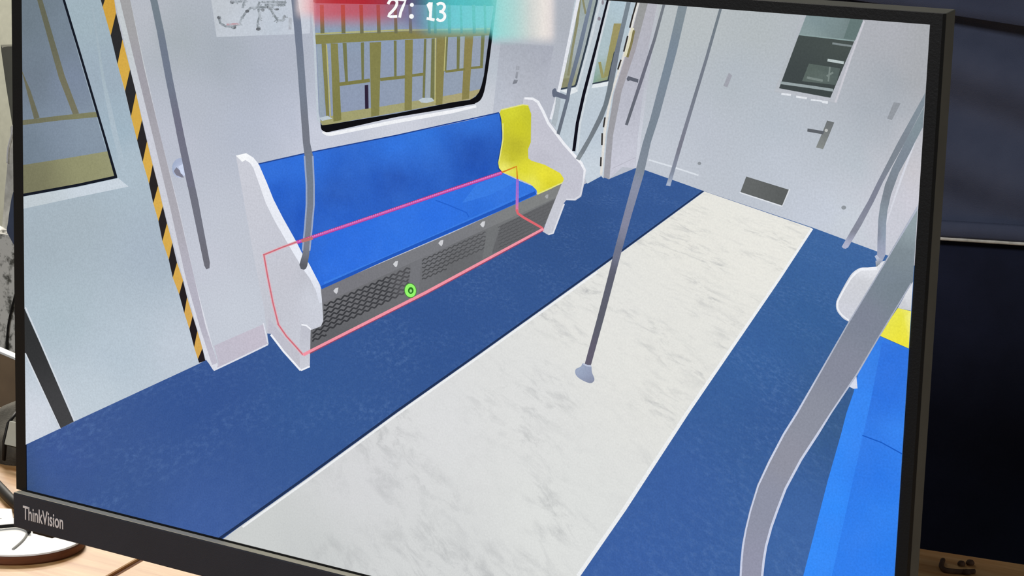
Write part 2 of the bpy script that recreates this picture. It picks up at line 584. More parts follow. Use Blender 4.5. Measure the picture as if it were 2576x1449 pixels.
def band(pts, w):                               # outline of a line of width w (number or list)
    n = len(pts)
    L, R = [], []
    for i, (x, y) in enumerate(pts):
        a, b = pts[max(i - 1, 0)], pts[min(i + 1, n - 1)]
        dx, dy = b[0] - a[0], b[1] - a[1]
        l = math.hypot(dx, dy) or 1
        ww = (w[i] if isinstance(w, (list, tuple)) else w) / 2
        L.append((x - dy / l * ww, y + dx / l * ww))
        R.append((x + dy / l * ww, y - dx / l * ww))
    return L + R[::-1]
def pair(left, right): return list(left) + list(right)[::-1]
def disc(cx, cy, rx, ry, n=28, rot=0):
    o = []
    for k in range(n):
        a = 2 * math.pi * k / n
        x, y = rx * math.cos(a), ry * math.sin(a)
        o.append((cx + x * math.cos(rot) - y * math.sin(rot), cy + x * math.sin(rot) + y * math.cos(rot)))
    return o

# ---- carriage side wall
wall_ = shape('carriage_wall', [(-200, -260), (1700, -260), (1700, 460), (1500, 520), (700, 1000), (-200, 1400)],
      [(350, 60, (184, 188, 197)), (440, 100, (168, 176, 183)), (560, 140, (166, 174, 184)), (480, 280, (180, 186, 198)), (650, 200, (173, 180, 194)), (720, 140, (176, 182, 196)), (620, 330, (180, 187, 202)), (440, 330, (188, 192, 205)), (560, 560, (192, 197, 209)), (510, 640, (196, 200, 212)), (640, 620, (192, 197, 208)), (600, 780, (198, 204, 215)),
       (720, 300, (186, 192, 208)), (800, 350, (202, 206, 220)), (1000, 320, (206, 209, 220)), (1230, 265, (206, 210, 218)), (1320, 250, (182, 186, 198)), (1300, 150, (176, 180, 192)), (1250, 180, (186, 194, 204)), (1400, 60, (172, 177, 186)), (1390, 220, (178, 182, 194))],
      label='white metro carriage side wall in the picture')
# ---- floor
floor_ = shape('carriage_floor', [(-200, 1242), (67, 1117), (188, 1060), (503, 914), (518, 905), (539, 931), (676, 866), (672, 838), (760, 800), (1300, 560), (1473, 462), (1513, 443), (1533, 450),
      (1598, 423), (1612, 424), (1772, 481), (2043, 572), (2205, 632), (2420, 712), (2420, 2000), (-200, 2000)],
      [(150, 1150, (64, 90, 150)), (70, 1215, (58, 80, 120)), (110, 1200, (66, 92, 148)), (300, 1240, (62, 90, 146)), (500, 1330, (66, 96, 158)), (500, 1000, (56, 86, 146)), (800, 1000, (56, 90, 148)), (1100, 850, (53, 86, 144)), (1450, 580, (52, 84, 138)), (1620, 470, (56, 90, 148)),  # darker sample near the panel border imitates backlight falloff
       (2100, 620, (64, 104, 160)), (2050, 800, (58, 98, 152)), (1900, 900, (60, 100, 158)), (1950, 1060, (58, 94, 152)), (1700, 1250, (62, 98, 162)), (1600, 1430, (62, 98, 164)), (2000, 1330, (66, 104, 164)), (2100, 1050, (58, 92, 136))],
      label='dark blue speckled floor in the picture', mat='carpet')
shape('floor_edge_line', band([(500, 1391), (600, 1322), (779, 1194), (1000, 1033), (1200, 892), (1503, 675), (1569, 627), (1772, 478)], [7, 7, 6, 6, 5, 4, 4, 3]), (34, 50, 84), floor_, 'thin dark edge of the aisle strip')
shape('aisle_strip', [(300, 1550), (585, 1338), (600, 1327), (779, 1199), (999, 1038), (1200, 896), (1503, 679), (1570, 630), (1772, 481.5), (2043, 574), (1962, 698), (1840, 876), (1729, 1038), (1571, 1280), (1454, 1449), (1150, 1900), (300, 1900)],
      [(640, 1340, (204, 207, 206)), (760, 1400, (200, 203, 203)), (900, 1200, (213, 214, 216)), (1100, 1050, (220, 221, 222)), (1300, 1000, (222, 223, 222)), (1500, 800, (228, 228, 224)), (1750, 560, (232, 231, 224)), (1950, 620, (234, 233, 226)), (1700, 900, (228, 228, 223)), (1400, 1300, (222, 224, 222)), (1100, 1420, (212, 214, 214))],
      floor_, 'white marbled aisle strip', 'aisle')
shape('aisle_highlight', [band([(1454, 1449), (1571, 1280), (1729, 1038), (1840, 876), (1962, 698), (2043, 575)], [10, 10, 9, 8, 7, 6]), band([(610, 1326), (779, 1205), (999, 1043), (1200, 901), (1503, 684)], 5)],
      [(1500, 1400, (236, 238, 240)), (2000, 640, (238, 240, 242))], floor_, 'bright edge of the aisle strip')

# ---- end wall of the carriage
endw = shape('end_wall', [(1655, -80), (1632, 120), (1604, 350), (1598, 423), (1612, 424), (1772, 481), (2043, 572), (2205, 632), (2460, 728), (2460, -200), (1655, -200)],
      [(1700, 60, (182, 189, 192)), (1760, 40, (184, 190, 192)), (1900, 60, (178, 185, 188)), (1850, 200, (178, 186, 194)), (1750, 330, (186, 192, 203)), (1680, 390, (194, 200, 210)), (1950, 320, (182, 190, 200)), (1950, 420, (190, 197, 208)), (2060, 540, (197, 204, 217)), (2230, 90, (174, 176, 183)), (2310, 90, (168, 170, 174)), (2260, 200, (164, 170, 178)), (2300, 180, (168, 170, 174)), (2200, 300, (168, 175, 184)), (2150, 400, (184, 192, 201)), (2140, 560, (200, 207, 216)), (2290, 500, (204, 203, 213)), (2300, 420, (200, 198, 204)), (2210, 560, (203, 204, 215))],
      label='pale grey end wall of the carriage in the picture')
shape('wall_corner_line', [(1655, -30), (1632, 120), (1604, 350), (1598, 422), (1606, 420), (1612, 350), (1642, 120), (1668, -30)], [(1655, 0, (186, 190, 196)), (1630, 150, (186, 190, 200)), (1605, 400, (204, 207, 218))], endw)
shape('skirting_line', band([(1632, 402), (1690, 419), (1757, 441)], 4), (218, 224, 232), endw, 'bright skirting line')
shape('corner_edge', band([(2205, 632), (2230, 560), (2260, 470), (2310, 330)], [3, 4, 5, 6]), (212, 214, 224), endw)

# end window
win = shape('end_window', [(2018, 38), (2022, -120), (2210, -120), (2174, 53), (2100, 258), (1948, 231)], [(1980, 150, (178, 184, 190)), (2140, 150, (182, 184, 192)), (2030, 240, (186, 190, 198))], endw, 'small end window with dark glass')
shape('glass', [(2028, 40), (2032, -100), (2195, -100), (2170, 55), (2149, 104), (2089, 246), (1960, 222), (2010, 87)], [(2030, 110, (70, 78, 77)), (2120, 120, (72, 80, 78)), (1990, 190, (64, 71, 72)), (2080, 220, (62, 70, 70))], win)
shape('glass_top', [(2028, 40), (2032, -100), (2195, -100), (2170, 55), (2150, 103), (2010, 87)], [(2040, 60, (128, 146, 150)), (2110, 60, (124, 141, 143)), (2150, 75, (104, 118, 117)), (2030, 85, (138, 155, 156))], win)
shape('glass_corner', [(2140, 46), (2171, 52), (2152, 100), (2122, 97)], (100, 118, 117), win)
shape('glass_line', band([(2010, 87), (2149, 103)], 3), (140, 160, 160), win)
shape('strip', [band([(2082, 151), (2123, 158)], 7)], (186, 198, 198), win, 'pale bar behind the glass')
shape('strip', [band([(2094, 109), (2143, 116)], 5)], (126, 136, 138), win, 'dim bar behind the glass')
shape('strip', band([(1964, 208), (2000, 213), (2050, 220), (2096, 227)], 7), (150, 162, 164), win, 'pale bar behind the glass')
shape('reflection', [(2035, 160), (2114, 172), (2103, 214), (2018, 204)], [(2040, 170, (88, 100, 95)), (2060, 185, (96, 108, 104)), (2100, 200, (86, 98, 96))], win, 'hazy reflection in the glass')
shape('reflection', [band([(2088, 168), (2084, 205)], 4), band([(2030, 195), (2070, 203)], 6), band([(2096, 182), (2080, 192)], 5)], (122, 134, 130), win, 'hazy reflection in the glass')
shape('sill', [band([(1966, 236), (1990, 239)], 5), band([(2003, 243), (2030, 247)], 5), band([(2040, 251), (2068, 254)], 4), band([(2068, 256), (2083, 258)], 6)], (226, 230, 236), win, 'bright lower edge of the window')
shape('frame_edge', [band([(2174, 53), (2140, 146), (2102, 258)], 5)], (200, 200, 208), win)

# vent, handle, small fittings on the end wall
vent = shape('vent_grille', [(1877.6, 444), (1984.5, 477), (1968, 517), (1863, 483)], [(1890, 460, (100, 103, 103)), (1960, 490, (92, 95, 95))], endw, 'dark grey vent grille')

shape('vent_rim', band([(1861, 484), (1968, 519), (1987, 476)], 3), (222, 226, 232), vent)
hd = shape('door_handle', [(2081, 303), (2099, 308), (2086, 340), (2071, 375), (2053, 371), (2070, 331)], [(2090, 310, (110, 114, 116)), (2063, 365, (134, 138, 136))], endw, 'grey lever handle')
shape('lever', [(2032, 323), (2074, 330), (2071, 338), (2031, 331)], (94, 98, 104), hd)
shape('keyhole', disc(2079, 328, 4, 4), (190, 192, 190), hd)
shape('wall_plate', [(1834, 183), (1842, 190), (1830, 220), (1820, 216)], (160, 162, 172), endw)
shape('wall_plate', [(2249, 257), (2266, 260), (2244, 302), (2232, 298)], (146, 151, 158), endw)
shape('bolt', disc(1760, 411, 4.5, 4), (140, 145, 152), endw)
shape('bolt', disc(2123, 522, 6, 5), (142, 148, 154), endw)

# ---- far doorway, left of the end wall
fd = shape('far_door', [(1456, -60), (1410, 218), (1385, 306), (1450, 400), (1478, 462), (1513, 443), (1519, 449), (1551, 250), (1580, 120), (1612, -60)],
      [(1500, 60, (190, 198, 206)), (1480, 180, (190, 202, 210)), (1420, 300, (184, 196, 206)), (1430, 330, (190, 202, 212)), (1500, 330, (188, 200, 212)), (1495, 420, (200, 210, 220)), (1550, 60, (180, 196, 206))],
      label='far pair of sliding doors in the picture')
shape('door_glass', [(1462, -60), (1410, 223), (1449, 216), (1503, 0), (1514, -60)], [(1470, 20, (152, 164, 160)), (1450, 60, (166, 178, 182)), (1448, 130, (164, 174, 180)), (1425, 150, (152, 156, 140)), (1420, 210, (152, 154, 122))], fd)
shape('door_glass', [(1536, -40), (1492, 209), (1531, 202), (1560, 70), (1584, -40)], [(1560, 20, (176, 196, 208)), (1515, 120, (178, 196, 208)), (1500, 195, (128, 162, 150)), (1525, 190, (150, 152, 100))], fd)
shape('beam', [band([(1460, -10), (1452, 60), (1441, 120), (1430, 190)], [7, 7, 6, 6]), band([(1465, -10), (1474, 35)], 5), [(1414, 198), (1436, 196), (1432, 219), (1411, 222)]], (138, 138, 108), fd, 'olive station beam seen through the far door')
shape('beam', [[(1545, 59), (1564, 59), (1532, 190), (1518, 197)], band([(1509, 156), (1517, 196)], 7)], [(1550, 70, (156, 148, 100)), (1525, 190, (150, 148, 100))], fd, 'olive station beam seen through the far door')
shape('window_seal', [band([(1508, -30), (1502, 4), (1477, 110), (1450, 212), (1446, 217)], 5), band([(1411, 224), (1449, 216)], 4), band([(1491, 211), (1532, 202)], 4), band([(1530, 204), (1547, 130)], 4)], (54, 64, 76), fd)
shape('window_sill', [[(1409, 228), (1453, 219), (1454, 230), (1436, 238), (1425, 234)], [(1488, 222), (1493, 212), (1531, 205), (1529, 216)]], (226, 232, 236), fd, 'white sill of the far door window')
shape('door_gap', band([(1533, -30), (1530, 0), (1505, 100), (1469, 238), (1453, 310), (1444, 380)], [7, 6, 7, 8, 8, 8]), (18, 18, 28), fd, 'black gap between the door leaves')
shape('door_leaf_edge', [band([(1540, -20), (1508, 110), (1476, 240), (1460, 310), (1453, 384)], 5), band([(1512, 0), (1482, 118), (1452, 225)], 5)], (206, 214, 220), fd)
shape('smudge', [disc(1508, 47, 4, 5), disc(1517, 6, 3, 6)], (140, 136, 146), fd)
shape('recess_edge', band([(1459, -40), (1455, 0), (1410, 215), (1386, 300)], [9, 9, 8, 6]), (226, 229, 236), wall_, 'bright edge of the door recess')
shape('recess_side', [(1400, 226), (1398, 262), (1388, 310), (1398, 320), (1404, 300), (1412, 246)], (172, 182, 190), fd)
# striped frame beside the far door
fp = shape('far_door_post', [(1606, -60), (1612, 4), (1544, 236), (1519, 445), (1533, 451), (1566, 420), (1598, 423), (1604, 350), (1632, 120), (1668, -60)], [(1640, 20, (178, 178, 187)), (1600, 150, (180, 181, 192)), (1580, 260, (184, 186, 198)), (1560, 330, (192, 194, 206)), (1570, 400, (200, 201, 214))], label='pale post and panel beside the far door in the picture')
shape('post_strip', [(1606, -60), (1611, 4), (1580, 125), (1545, 236), (1528, 340), (1519, 446), (1534, 451), (1543, 340), (1565, 228), (1600, 125), (1631, 6), (1640, -60)], [(1620, 10, (150, 152, 152)), (1580, 150, (164, 160, 166)), (1540, 300, (156, 156, 162)), (1527, 420, (160, 160, 168))], fp, 'grey strip of the post')
shape('post_edge', band([(1607, 4), (1570, 140), (1538, 238), (1522, 330), (1513, 440)], [6, 6, 6, 7, 6]), (222, 220, 216), fp)
shape('hazard_mark', [band([(1603, 4), (1592, 42), (1585, 70)], 4), band([(1580, 90), (1570, 130)], 4), band([(1563, 150), (1555, 175)], 4), band([(1523, 295), (1519, 320)], 4), band([(1516, 335), (1515, 365)], 4), band([(1513, 395), (1512, 418)], 4)], (50, 46, 44), fp, 'edge of a black hazard strip')
shape('light_slot', band([(1593, 70), (1583, 106), (1573, 142)], 7), (222, 218, 192), fp, 'cream gap')
shape('olive_slot', band([(1596, 76), (1589, 110), (1579, 144)], 6), (128, 120, 80), fp, 'olive gap')
shape('kick_panel', band([(1540, 424), (1570, 410), (1600, 396)], 2), (184, 184, 197), fp)

# ---- main window
win = shape('train_window', smooth_line([(790, -60), (797, 120), (806, 290), (815, 330), (860, 325), (1000, 294), (1150, 268), (1196, 260), (1216, 240), (1228, 180), (1240, 90), (1251, 0), (1256, -60)], 4),
      (16, 16, 20), wall_, 'wide carriage window with a black rubber frame')
glass_pts = [(788, 8), (796, 110), (803, 285), (810, 314), (835, 312), (1000, 285), (1140, 257), (1184, 251), (1198, 243), (1207, 231), (1213, 215), (1219, 190), (1231, 95), (1243, 15)]
shape('glass', glass_pts, [(850, 60, (140, 158, 180)), (1000, 60, (140, 156, 182)), (890, 160, (142, 154, 174)), (890, 250, (142, 154, 178)), (1050, 220, (144, 156, 176)), (1150, 210, (146, 158, 176)), (1190, 140, (150, 160, 176))], win)
shape('window_edge', [(788, -40), (795, 110), (803, 290), (808, 312), (798, 300), (790, 110), (780, -40)], (190, 200, 210), win)
shape('platform', [(857, 283), (932, 272), (960, 268), (1140, 238), (1214, 223), (1206, 234), (1186, 250), (1140, 257), (835, 312), (812, 315), (806, 304)], [(850, 300, (160, 158, 112)), (1000, 270, (162, 160, 116)), (1180, 240, (170, 162, 120))], win, 'khaki platform outside the window')
OLV = [(850, 110, (132, 130, 80)), (960, 180, (130, 128, 78)), (1110, 180, (134, 127, 78)), (1200, 120, (140, 130, 80)), (830, 280, (126, 124, 74))]
shape('beam', [(794, 88), (1000, 79), (1140, 74), (1236, 74), (1233, 89), (1140, 93), (1000, 100), (796, 111)], OLV, win, 'olive top rail of the structure outside')
shape('beam_edge', band([(795, 85), (1000, 76), (1236, 72)], 4), (176, 176, 120), win)
P = []
for a, b, c_, d_ in (((810, 110), (821, 110), (830, 297), (822, 297)), ((833, 109), (851, 109), (860, 302), (840, 306)), ((931, 107), (960, 105), (955, 290), (935, 294)), ((1020, 100), (1040, 99), (1037, 276), (1019, 279)), ((1099, 92), (1123, 91), (1114, 262), (1097, 265)), ((1171, 89), (1192, 88), (1181, 248), (1163, 251))):
    P.append([a, b, c_, d_])
shape('post', P, OLV, win, 'thick olive posts outside')
P = []
for a, b, c_, d_ in (((863, 108), (873, 108), (877, 210), (870, 210)), ((909, 107), (917, 106), (917, 206), (911, 206)), ((992, 102), (999, 102), (999, 196), (993, 196)), ((1068, 98), (1074, 98), (1070, 250), (1064, 251)), ((1087, 97), (1095, 96), (1094, 250), (1084, 251)), ((1120, 92), (1129, 91), (1124, 180), (1119, 180)), ((1151, 91), (1159, 91), (1157, 174), (1150, 174)), ((1212, 88), (1221, 87), (1216, 167), (1209, 168))):
    P.append([a, b, c_, d_])
shape('slim_post', P, (116, 118, 78), win, 'slim dark olive posts outside')
shape('pale_column', [[(1076, 98), (1086, 97), (1084, 250), (1072, 250)], [(799, 112), (809, 111), (819, 297), (806, 297)], [(1159, 92), (1170, 91), (1164, 172), (1158, 174)]], [(1080, 150, (158, 168, 176)), (810, 200, (150, 164, 178))], win, 'pale column outside')
shape('column_foot', [[(1054, 252), (1064, 246), (1088, 246), (1094, 254), (1075, 259), (1062, 258)], [(805, 296), (826, 291), (838, 298), (812, 304)]], (186, 198, 206), win)
shape('cross_bar', [band([(855, 212), (932, 202)], 9), band([(958, 200), (1021, 193)], 8), band([(1038, 190), (1069, 186)], 7), band([(1122, 180), (1171, 174)], 6), band([(1186, 171), (1216, 168)], 6)], (124, 122, 72), win, 'olive cross bars outside')
shape('bar_light', [band([(823, 112), (833, 295)], 3), band([(1097, 95), (1096, 258)], 3), band([(1123, 92), (1119, 178)], 3)], (182, 178, 118), win)
shape('dark_bar', [(919, 214), (928, 213), (929, 273), (920, 274)], (46, 36, 56), win, 'short dark bar outside')
P = [band([(x, 12), (x + 2, 84)], w_) for x, w_ in ((811, 10), (864, 10), (910, 9), (953, 9), (996, 8), (1033, 8), (1080, 7), (1095, 7), (1131, 8), (1161, 6), (1193, 8), (1221, 6))]
shape('thin_bar', P, (112, 112, 84), win, 'row of thin bars above the rail')
shape('frame_bottom', [(811, 316), (835, 313), (1000, 286), (1140, 258), (1184, 251), (1198, 243), (1207, 231), (1213, 215), (1219, 190), (1232, 92), (1244, 14), (1246, -40), (1257, -40), (1251, 0), (1240, 90), (1224, 199), (1214, 241), (1196, 261), (1140, 271), (1000, 294), (815, 330)], (16, 16, 20), win, 'black rubber seal of the window')
shape('frame_top', [(788, -60), (1250, -60), (1246, 10), (1000, 9), (790, 6)], (24, 22, 28), win)
shape('window_ledge', band([(813, 332), (824, 337), (836, 337), (1000, 305), (1140, 280), (1200, 267)], [5, 8, 9, 9, 9, 6]), (240, 242, 246), win, 'bright ledge under the window')
# wall panel right of the window
shape('wall_panel', [(1261, 105), (1395, 116), (1372, 240), (1300, 300), (1240, 300)], [(1300, 130, (168, 173, 184)), (1330, 180, (176, 180, 191)), (1330, 240, (183, 187, 198)), (1270, 280, (190, 194, 206)), (1255, 230, (184, 190, 202)), (1380, 140, (168, 172, 184)), (1380, 210, (176, 180, 192))], wall_)
shape('sticker', [[(1300, 165), (1309, 166), (1308, 176), (1299, 176)], [(1300, 180), (1306, 180), (1303, 198), (1298, 196)], [(1295, 200), (1305, 201), (1302, 209), (1291, 212)]], [(1303, 170, (164, 168, 178)), (1302, 190, (152, 156, 166)), (1298, 206, (122, 126, 136))], wall_, 'small faded sticker on the wall')

# ---- route map
rm = shape('route_map', [(528, -60), (533.5, 0), (547, 93), (736, 86), (781, 84), (782, 60), (776, -60)], [(560, 20, (190, 196, 203)), (600, 60, (196, 203, 213)), (700, 60, (190, 199, 211)), (770, 60, (198, 204, 216))], wall_, 'pale route map poster')
lines = [[(552, 43), (556, 58), (570, 66), (588, 67), (604, 60), (610, 46), (620, 32), (632, 20), (652, 18), (690, 18)], [(612, 20), (618, 0)], [(585, 4), (612, 3)], [(652, 22), (655, 40), (650, 60), (651, 72)], [(680, 18), (690, 36), (700, 50), (712, 52), (718, 40)], [(655, 4), (650, 20)], [(660, 5), (722, 6)], [(668, 12), (720, 12)]]
shape('route_line', [band(l_, 5.5) for l_ in lines], (130, 138, 145), rm, 'grey route lines', 'chart')
P = []
for l_ in lines:
    for (xa, ya), (xb, yb) in zip(l_, l_[1:]):
        n_ = max(1, int(math.hypot(xb - xa, yb - ya) / 5))
        for k in range(n_):
            t = (k + random.random()) / n_
            x, y = xa + (xb - xa) * t + random.uniform(-3, 3), ya + (yb - ya) * t + random.uniform(-3, 3)
            dx, dy = random.choice(((6, -5), (7, 1), (5, 5), (-6, 4)))
            P.append(band([(x, y), (x + dx, y + dy)], 2.4))
shape('station_name', P, (150, 157, 164), rm, 'faint station names', 'chart')
shape('route_line', [band([(572, 62), (590, 60), (606, 60)], 5)], (188, 156, 164), rm, 'faint red route line', 'chart')
shape('station', [disc(586, 5, 6, 5), disc(553, 44, 5, 4), disc(590, 69, 6, 4), disc(663, 25, 5, 4), disc(678, 18, 5, 4), disc(652, 73, 6, 4), disc(698, 23, 6, 3), disc(624, 28, 5, 4), disc(717, 42, 4, 5)], (104, 108, 114), rm, 'dark station dots', 'chart')
shape('legend', [[(728, 44), (736, 44), (736, 74), (728, 74)]], (172, 176, 186), rm, None, 'chart')

# ---- near door on the left
dr = shape('train_door', [(-120, -300), (175, -300), (256, 0), (281, 89), (298, 161), (332, 293), (348, 356), (378, 464), (401, 556), (427, 653), (455, 745), (480, 829), (503, 913), (188, 1060), (152, 1078), (67, 1118), (-120, 1210)],
      [(200, 60, (160, 178, 188)), (250, 200, (156, 172, 186)), (300, 330, (160, 180, 194)), (330, 420, (172, 188, 200)), (200, 560, (166, 180, 190)), (100, 620, (164, 178, 188)), (380, 620, (168, 182, 196)), (150, 800, (172, 188, 198)), (300, 900, (182, 196, 208)), (250, 1000, (192, 204, 214)), (460, 880, (192, 202, 214)), (90, 1060, (208, 214, 224))],
      label='pale blue sliding train door in the picture')
shape('door_leaf_edge', [band([(235, 20), (262, 200), (290, 330), (325, 468)], [3, 8, 14, 10])], [(240, 60, (163, 179, 189)), (300, 400, (172, 188, 200))], dr)
shape('door_glass', [(-120, -300), (90, -300), (160, -6), (200, 140), (264, 358), (293, 445), (200, 464), (63, 489), (-120, 522)],
      [(80, 40, (108, 121, 131)), (120, 60, (113, 126, 138)), (150, 60, (119, 133, 147)), (180, 200, (124, 137, 157)), (90, 200, (112, 124, 137)), (150, 330, (128, 142, 159)), (220, 330, (136, 151, 167)), (80, 380, (114, 128, 142))], dr)
shape('platform', [(-120, 445), (65, 414), (180, 396), (274, 380), (293, 445), (200, 464), (63, 489), (-120, 522)], [(80, 460, (120, 119, 93)), (230, 420, (145, 145, 110)), (270, 410, (150, 150, 116))], dr, 'khaki platform seen through the door glass')
shape('beam', [(62, -140), (96, 0), (150, 195), (186, 288), (201, 285), (165, 190), (109, 0), (76, -140)], [(110, 30, (100, 101, 84)), (190, 270, (116, 114, 93))], dr, 'olive beam seen through the door glass')
shape('beam', [(60, 190), (70, 230), (88, 299), (102, 296), (78, 225), (62, 188), (40, 130)], (106, 105, 86), dr, 'olive beam seen through the door glass')
shape('beam', [(-60, 318), (62, 302), (150, 291), (243, 281), (249, 294), (150, 303), (62, 314), (-60, 332)], [(90, 305, (112, 112, 90)), (220, 288, (126, 126, 96))], dr, 'olive beam seen through the door glass')
shape('window_seal', [band([(96, -220), (163, 0), (205, 140), (267, 350), (294, 445)], [6, 6, 6, 6, 7]), band([(-60, 514), (63, 490), (200, 465), (297, 444)], 7)], (22, 26, 36), dr, 'black seal of the door glass')
shape('window_sill', [(-60, 520), (63, 494), (200, 470), (300, 448), (326, 469), (200, 495), (65, 524), (-60, 552)], [(80, 505, (192, 202, 208)), (250, 475, (202, 212, 222))], dr, 'white sill of the door glass')
shape('edge_bar', [(-30, 600), (64, 776), (100, 856), (188, 1060), (152, 1078), (64, 886), (-30, 690)], [(80, 830, (50, 51, 52)), (170, 1060, (66, 66, 68))], dr, 'dark grey bar crossing the door')
shape('bar_light', [band([(66, 888), (154, 1078)], 3), band([(66, 772), (190, 1058)], 3)], (212, 218, 226), dr)

# hazard strip between the door and the wall
HL = [(175, -300), (256, 0), (281, 89), (298, 161), (317, 229), (332, 293), (348, 355), (361.5, 407), (378, 464), (388, 511), (401, 556), (411, 606), (427, 653), (437, 698), (455, 745), (466, 787), (479.5, 829), (491, 874), (503, 912)]
HR = [(205, -300), (290, 0), (294, 30), (310.5, 99), (329, 171), (344, 231), (359, 298), (373, 358), (386, 412), (399, 462), (412, 518), (422, 559), (436, 611), (447, 658), (462, 702), (473, 747), (487, 794), (498, 829), (509, 866), (519, 907)]
hz = shape('hazard_strip', pair(HL, HR), [(290, 60, (206, 160, 66)), (320, 180, (212, 170, 74)), (400, 500, (216, 172, 78)), (500, 880, (212, 166, 84))], wall_, 'yellow and black hazard strip beside the door')
def at_y(line, y):
    for (x0, y0), (x1, y1) in zip(line, line[1:]):
        if y0 <= y <= y1: return (x0 + (x1 - x0) * (y - y0) / (y1 - y0), y)
    return line[-1] if y > line[-1][1] else line[0]
def at_x_of(line, y): return at_y(line, y)
blk = [(-60, 17, -130, -22), (89, 161, 32, 99), (229, 293, 174, 233), (353, 407, 301, 355), (462, 511, 414, 467), (556, 606, 518, 561), (653, 698, 610, 660), (740, 787, 705, 747), (827, 873, 794, 832), (903, 912, 876, 907)]
P = []
for l0, l1, r0, r1 in blk:
    P.append([at_y(HL, l0), at_y(HL, l1), at_y(HR, r1), at_y(HR, r0)])
P[0] = [at_y(HL, -60), at_y(HL, 17), (266, 0), at_y(HR, -60)]
shape('stripe', P, [(300, 60, (44, 44, 46)), (420, 560, (40, 36, 38)), (500, 880, (34, 28, 32))], hz, 'black slanted stripes')
ps = shape('door_post', [(208, -300), (291, -2), (329, 166), (373, 352), (412, 512), (462, 695), (498, 824), (519, 900), (539, 931), (552, 924), (491, 698), (452, 520), (410, 358), (364, 155), (330, 0), (260, -300)],
      [(310, 30, (196, 202, 206)), (400, 400, (204, 206, 216)), (530, 910, (218, 220, 230))], wall_, 'white post beside the hazard strip')
shape('post_strip', [(225, -300), (304, 0), (345, 170), (391, 358), (430, 520), (469.5, 698), (505, 822), (536, 918), (550, 912), (520, 822), (491, 698), (450, 520), (410, 358), (365, 170), (330, 0), (262, -300)],
      [(320, 30, (162, 162, 164)), (360, 200, (160, 158, 166)), (420, 450, (170, 168, 176)), (510, 800, (180, 178, 192)), (545, 915, (192, 190, 204))], ps, 'grey strip of the post')
shape('kick_panel', [(541, 869), (600, 843), (665, 815), (671, 836), (676, 866), (600, 902), (548, 926), (552, 912)], [(560, 890, (192, 188, 202)), (660, 840, (196, 190, 204))], wall_, 'grey kick panel')
shape('kick_edge', [band([(540, 931), (610, 898), (676, 866)], 4), band([(665, 812), (676, 862)], 3)], (222, 224, 234), wall_)

# ---- bench
b_ = shape('bench', [(780, 720), (811, 728), (1140, 588), (1352, 490), (1412, 464), (1416, 470), (1368, 577), (1075, 735), (781, 891)],
      [(840, 745, (116, 116, 120)), (1100, 625, (118, 119, 124)), (1330, 520, (122, 124, 126)), (850, 840, (98, 99, 103)), (1150, 660, (102, 103, 106)), (1350, 560, (108, 110, 112))],
      label='long blue bench with a yellow end seat in the picture')
shape('seat_rail', [(805, 728), (1140, 585), (1352, 488), (1415, 462), (1412, 492), (1313, 536), (1067, 647), (815, 762)], [(850, 740, (120, 120, 126)), (1100, 620, (122, 123, 128)), (1380, 490, (128, 130, 130))], b_, 'plain grey rail under the seat')
def tri(a, b, t): return a + (b - a) * t
P = []
for k in range(11):
    pts = []
    x = 786
    while x < 1038:
        ty = 770 - 0.443 * (x - 815)
        by = 860 - 0.533 * (x - 790)
        y = ty + 10.6 * k * (1 - 0.0006 * (x - 815))
        lim = 815 if y < 812 else 786
        if x >= lim + 1 and y < by - 2 and x < 1036 - 1.2 * k:
            pts.append((x, y + 2.6 * math.sin((x - 786) / 17.4 * 2 * math.pi + k * 1.15)))
        x += 2.2
    if len(pts) > 4: P.append(band(pts, 4.2))
shape('mesh_grille', P, [(830, 800, (58, 59, 63)), (960, 730, (62, 63, 67)), (1020, 720, (84, 84, 88))], b_, 'dark mesh grille under the seat')
P = []
for k in range(8):
    pts = []
    x = 1064
    while x < 1226:
        y = 655 - 0.447 * (x - 1064) + 9.5 * k
        by = 712 - 0.533 * (x - 1064)
        if y < by - 4: pts.append((x, y + 1.8 * math.sin((x - 786) / 12.5 * 2 * math.pi + k * 1.6)))
        x += 2
    if len(pts) > 4: P.append(band(pts, 3))
shape('mesh_grille', P, [(1080, 660, (78, 79, 82)), (1220, 600, (86, 87, 90))], b_, 'dark mesh grille under the seat')
P = []
shape('grille_panel', [(1262, 566), (1313, 542), (1400, 500), (1368, 572), (1270, 630), (1240, 636)], (100, 101, 104), b_)
for k in range(8):
    pts = []
    x = 1256
    while x < 1392:
        y = 572 - 0.46 * (x - 1256) + 8.5 * k
        by = 634 - 0.533 * (x - 1256)
        if y < by - 5 and x < 1398 - 3.4 * k: pts.append((x, y + 1.2 * math.sin((x - 786) / 9.5 * 2 * math.pi + k * 1.7)))
        x += 2
    if len(pts) > 4: P.append(band(pts, 2))
shape('mesh_grille', P, [(1270, 570, (86, 87, 90)), (1370, 540, (94, 95, 98))], b_, 'dark mesh grille under the seat')
shape('panel_post', [[(1036, 664), (1062, 650), (1056, 738), (1030, 752)], [(1228, 576), (1252, 566), (1240, 640), (1216, 652)]], [(1045, 690, (116, 117, 122)), (1235, 600, (114, 116, 118))], b_, 'plain grey post between the grilles')
for (x, y) in ((848, 731), (998, 664), (1112, 611), (1217, 564), (1378, 494)):
    s = 1.0 if x < 1300 else 0.7
    shape('bolt', [(x - 7 * s, y), (x - 1, y - 7 * s), (x + 6 * s, y - 8 * s), (x + 4 * s, y + 3), (x + 1, y + 8 * s), (x - 3 * s, y + 5 * s)], (208, 209, 214) if x < 1300 else (168, 170, 172), b_)
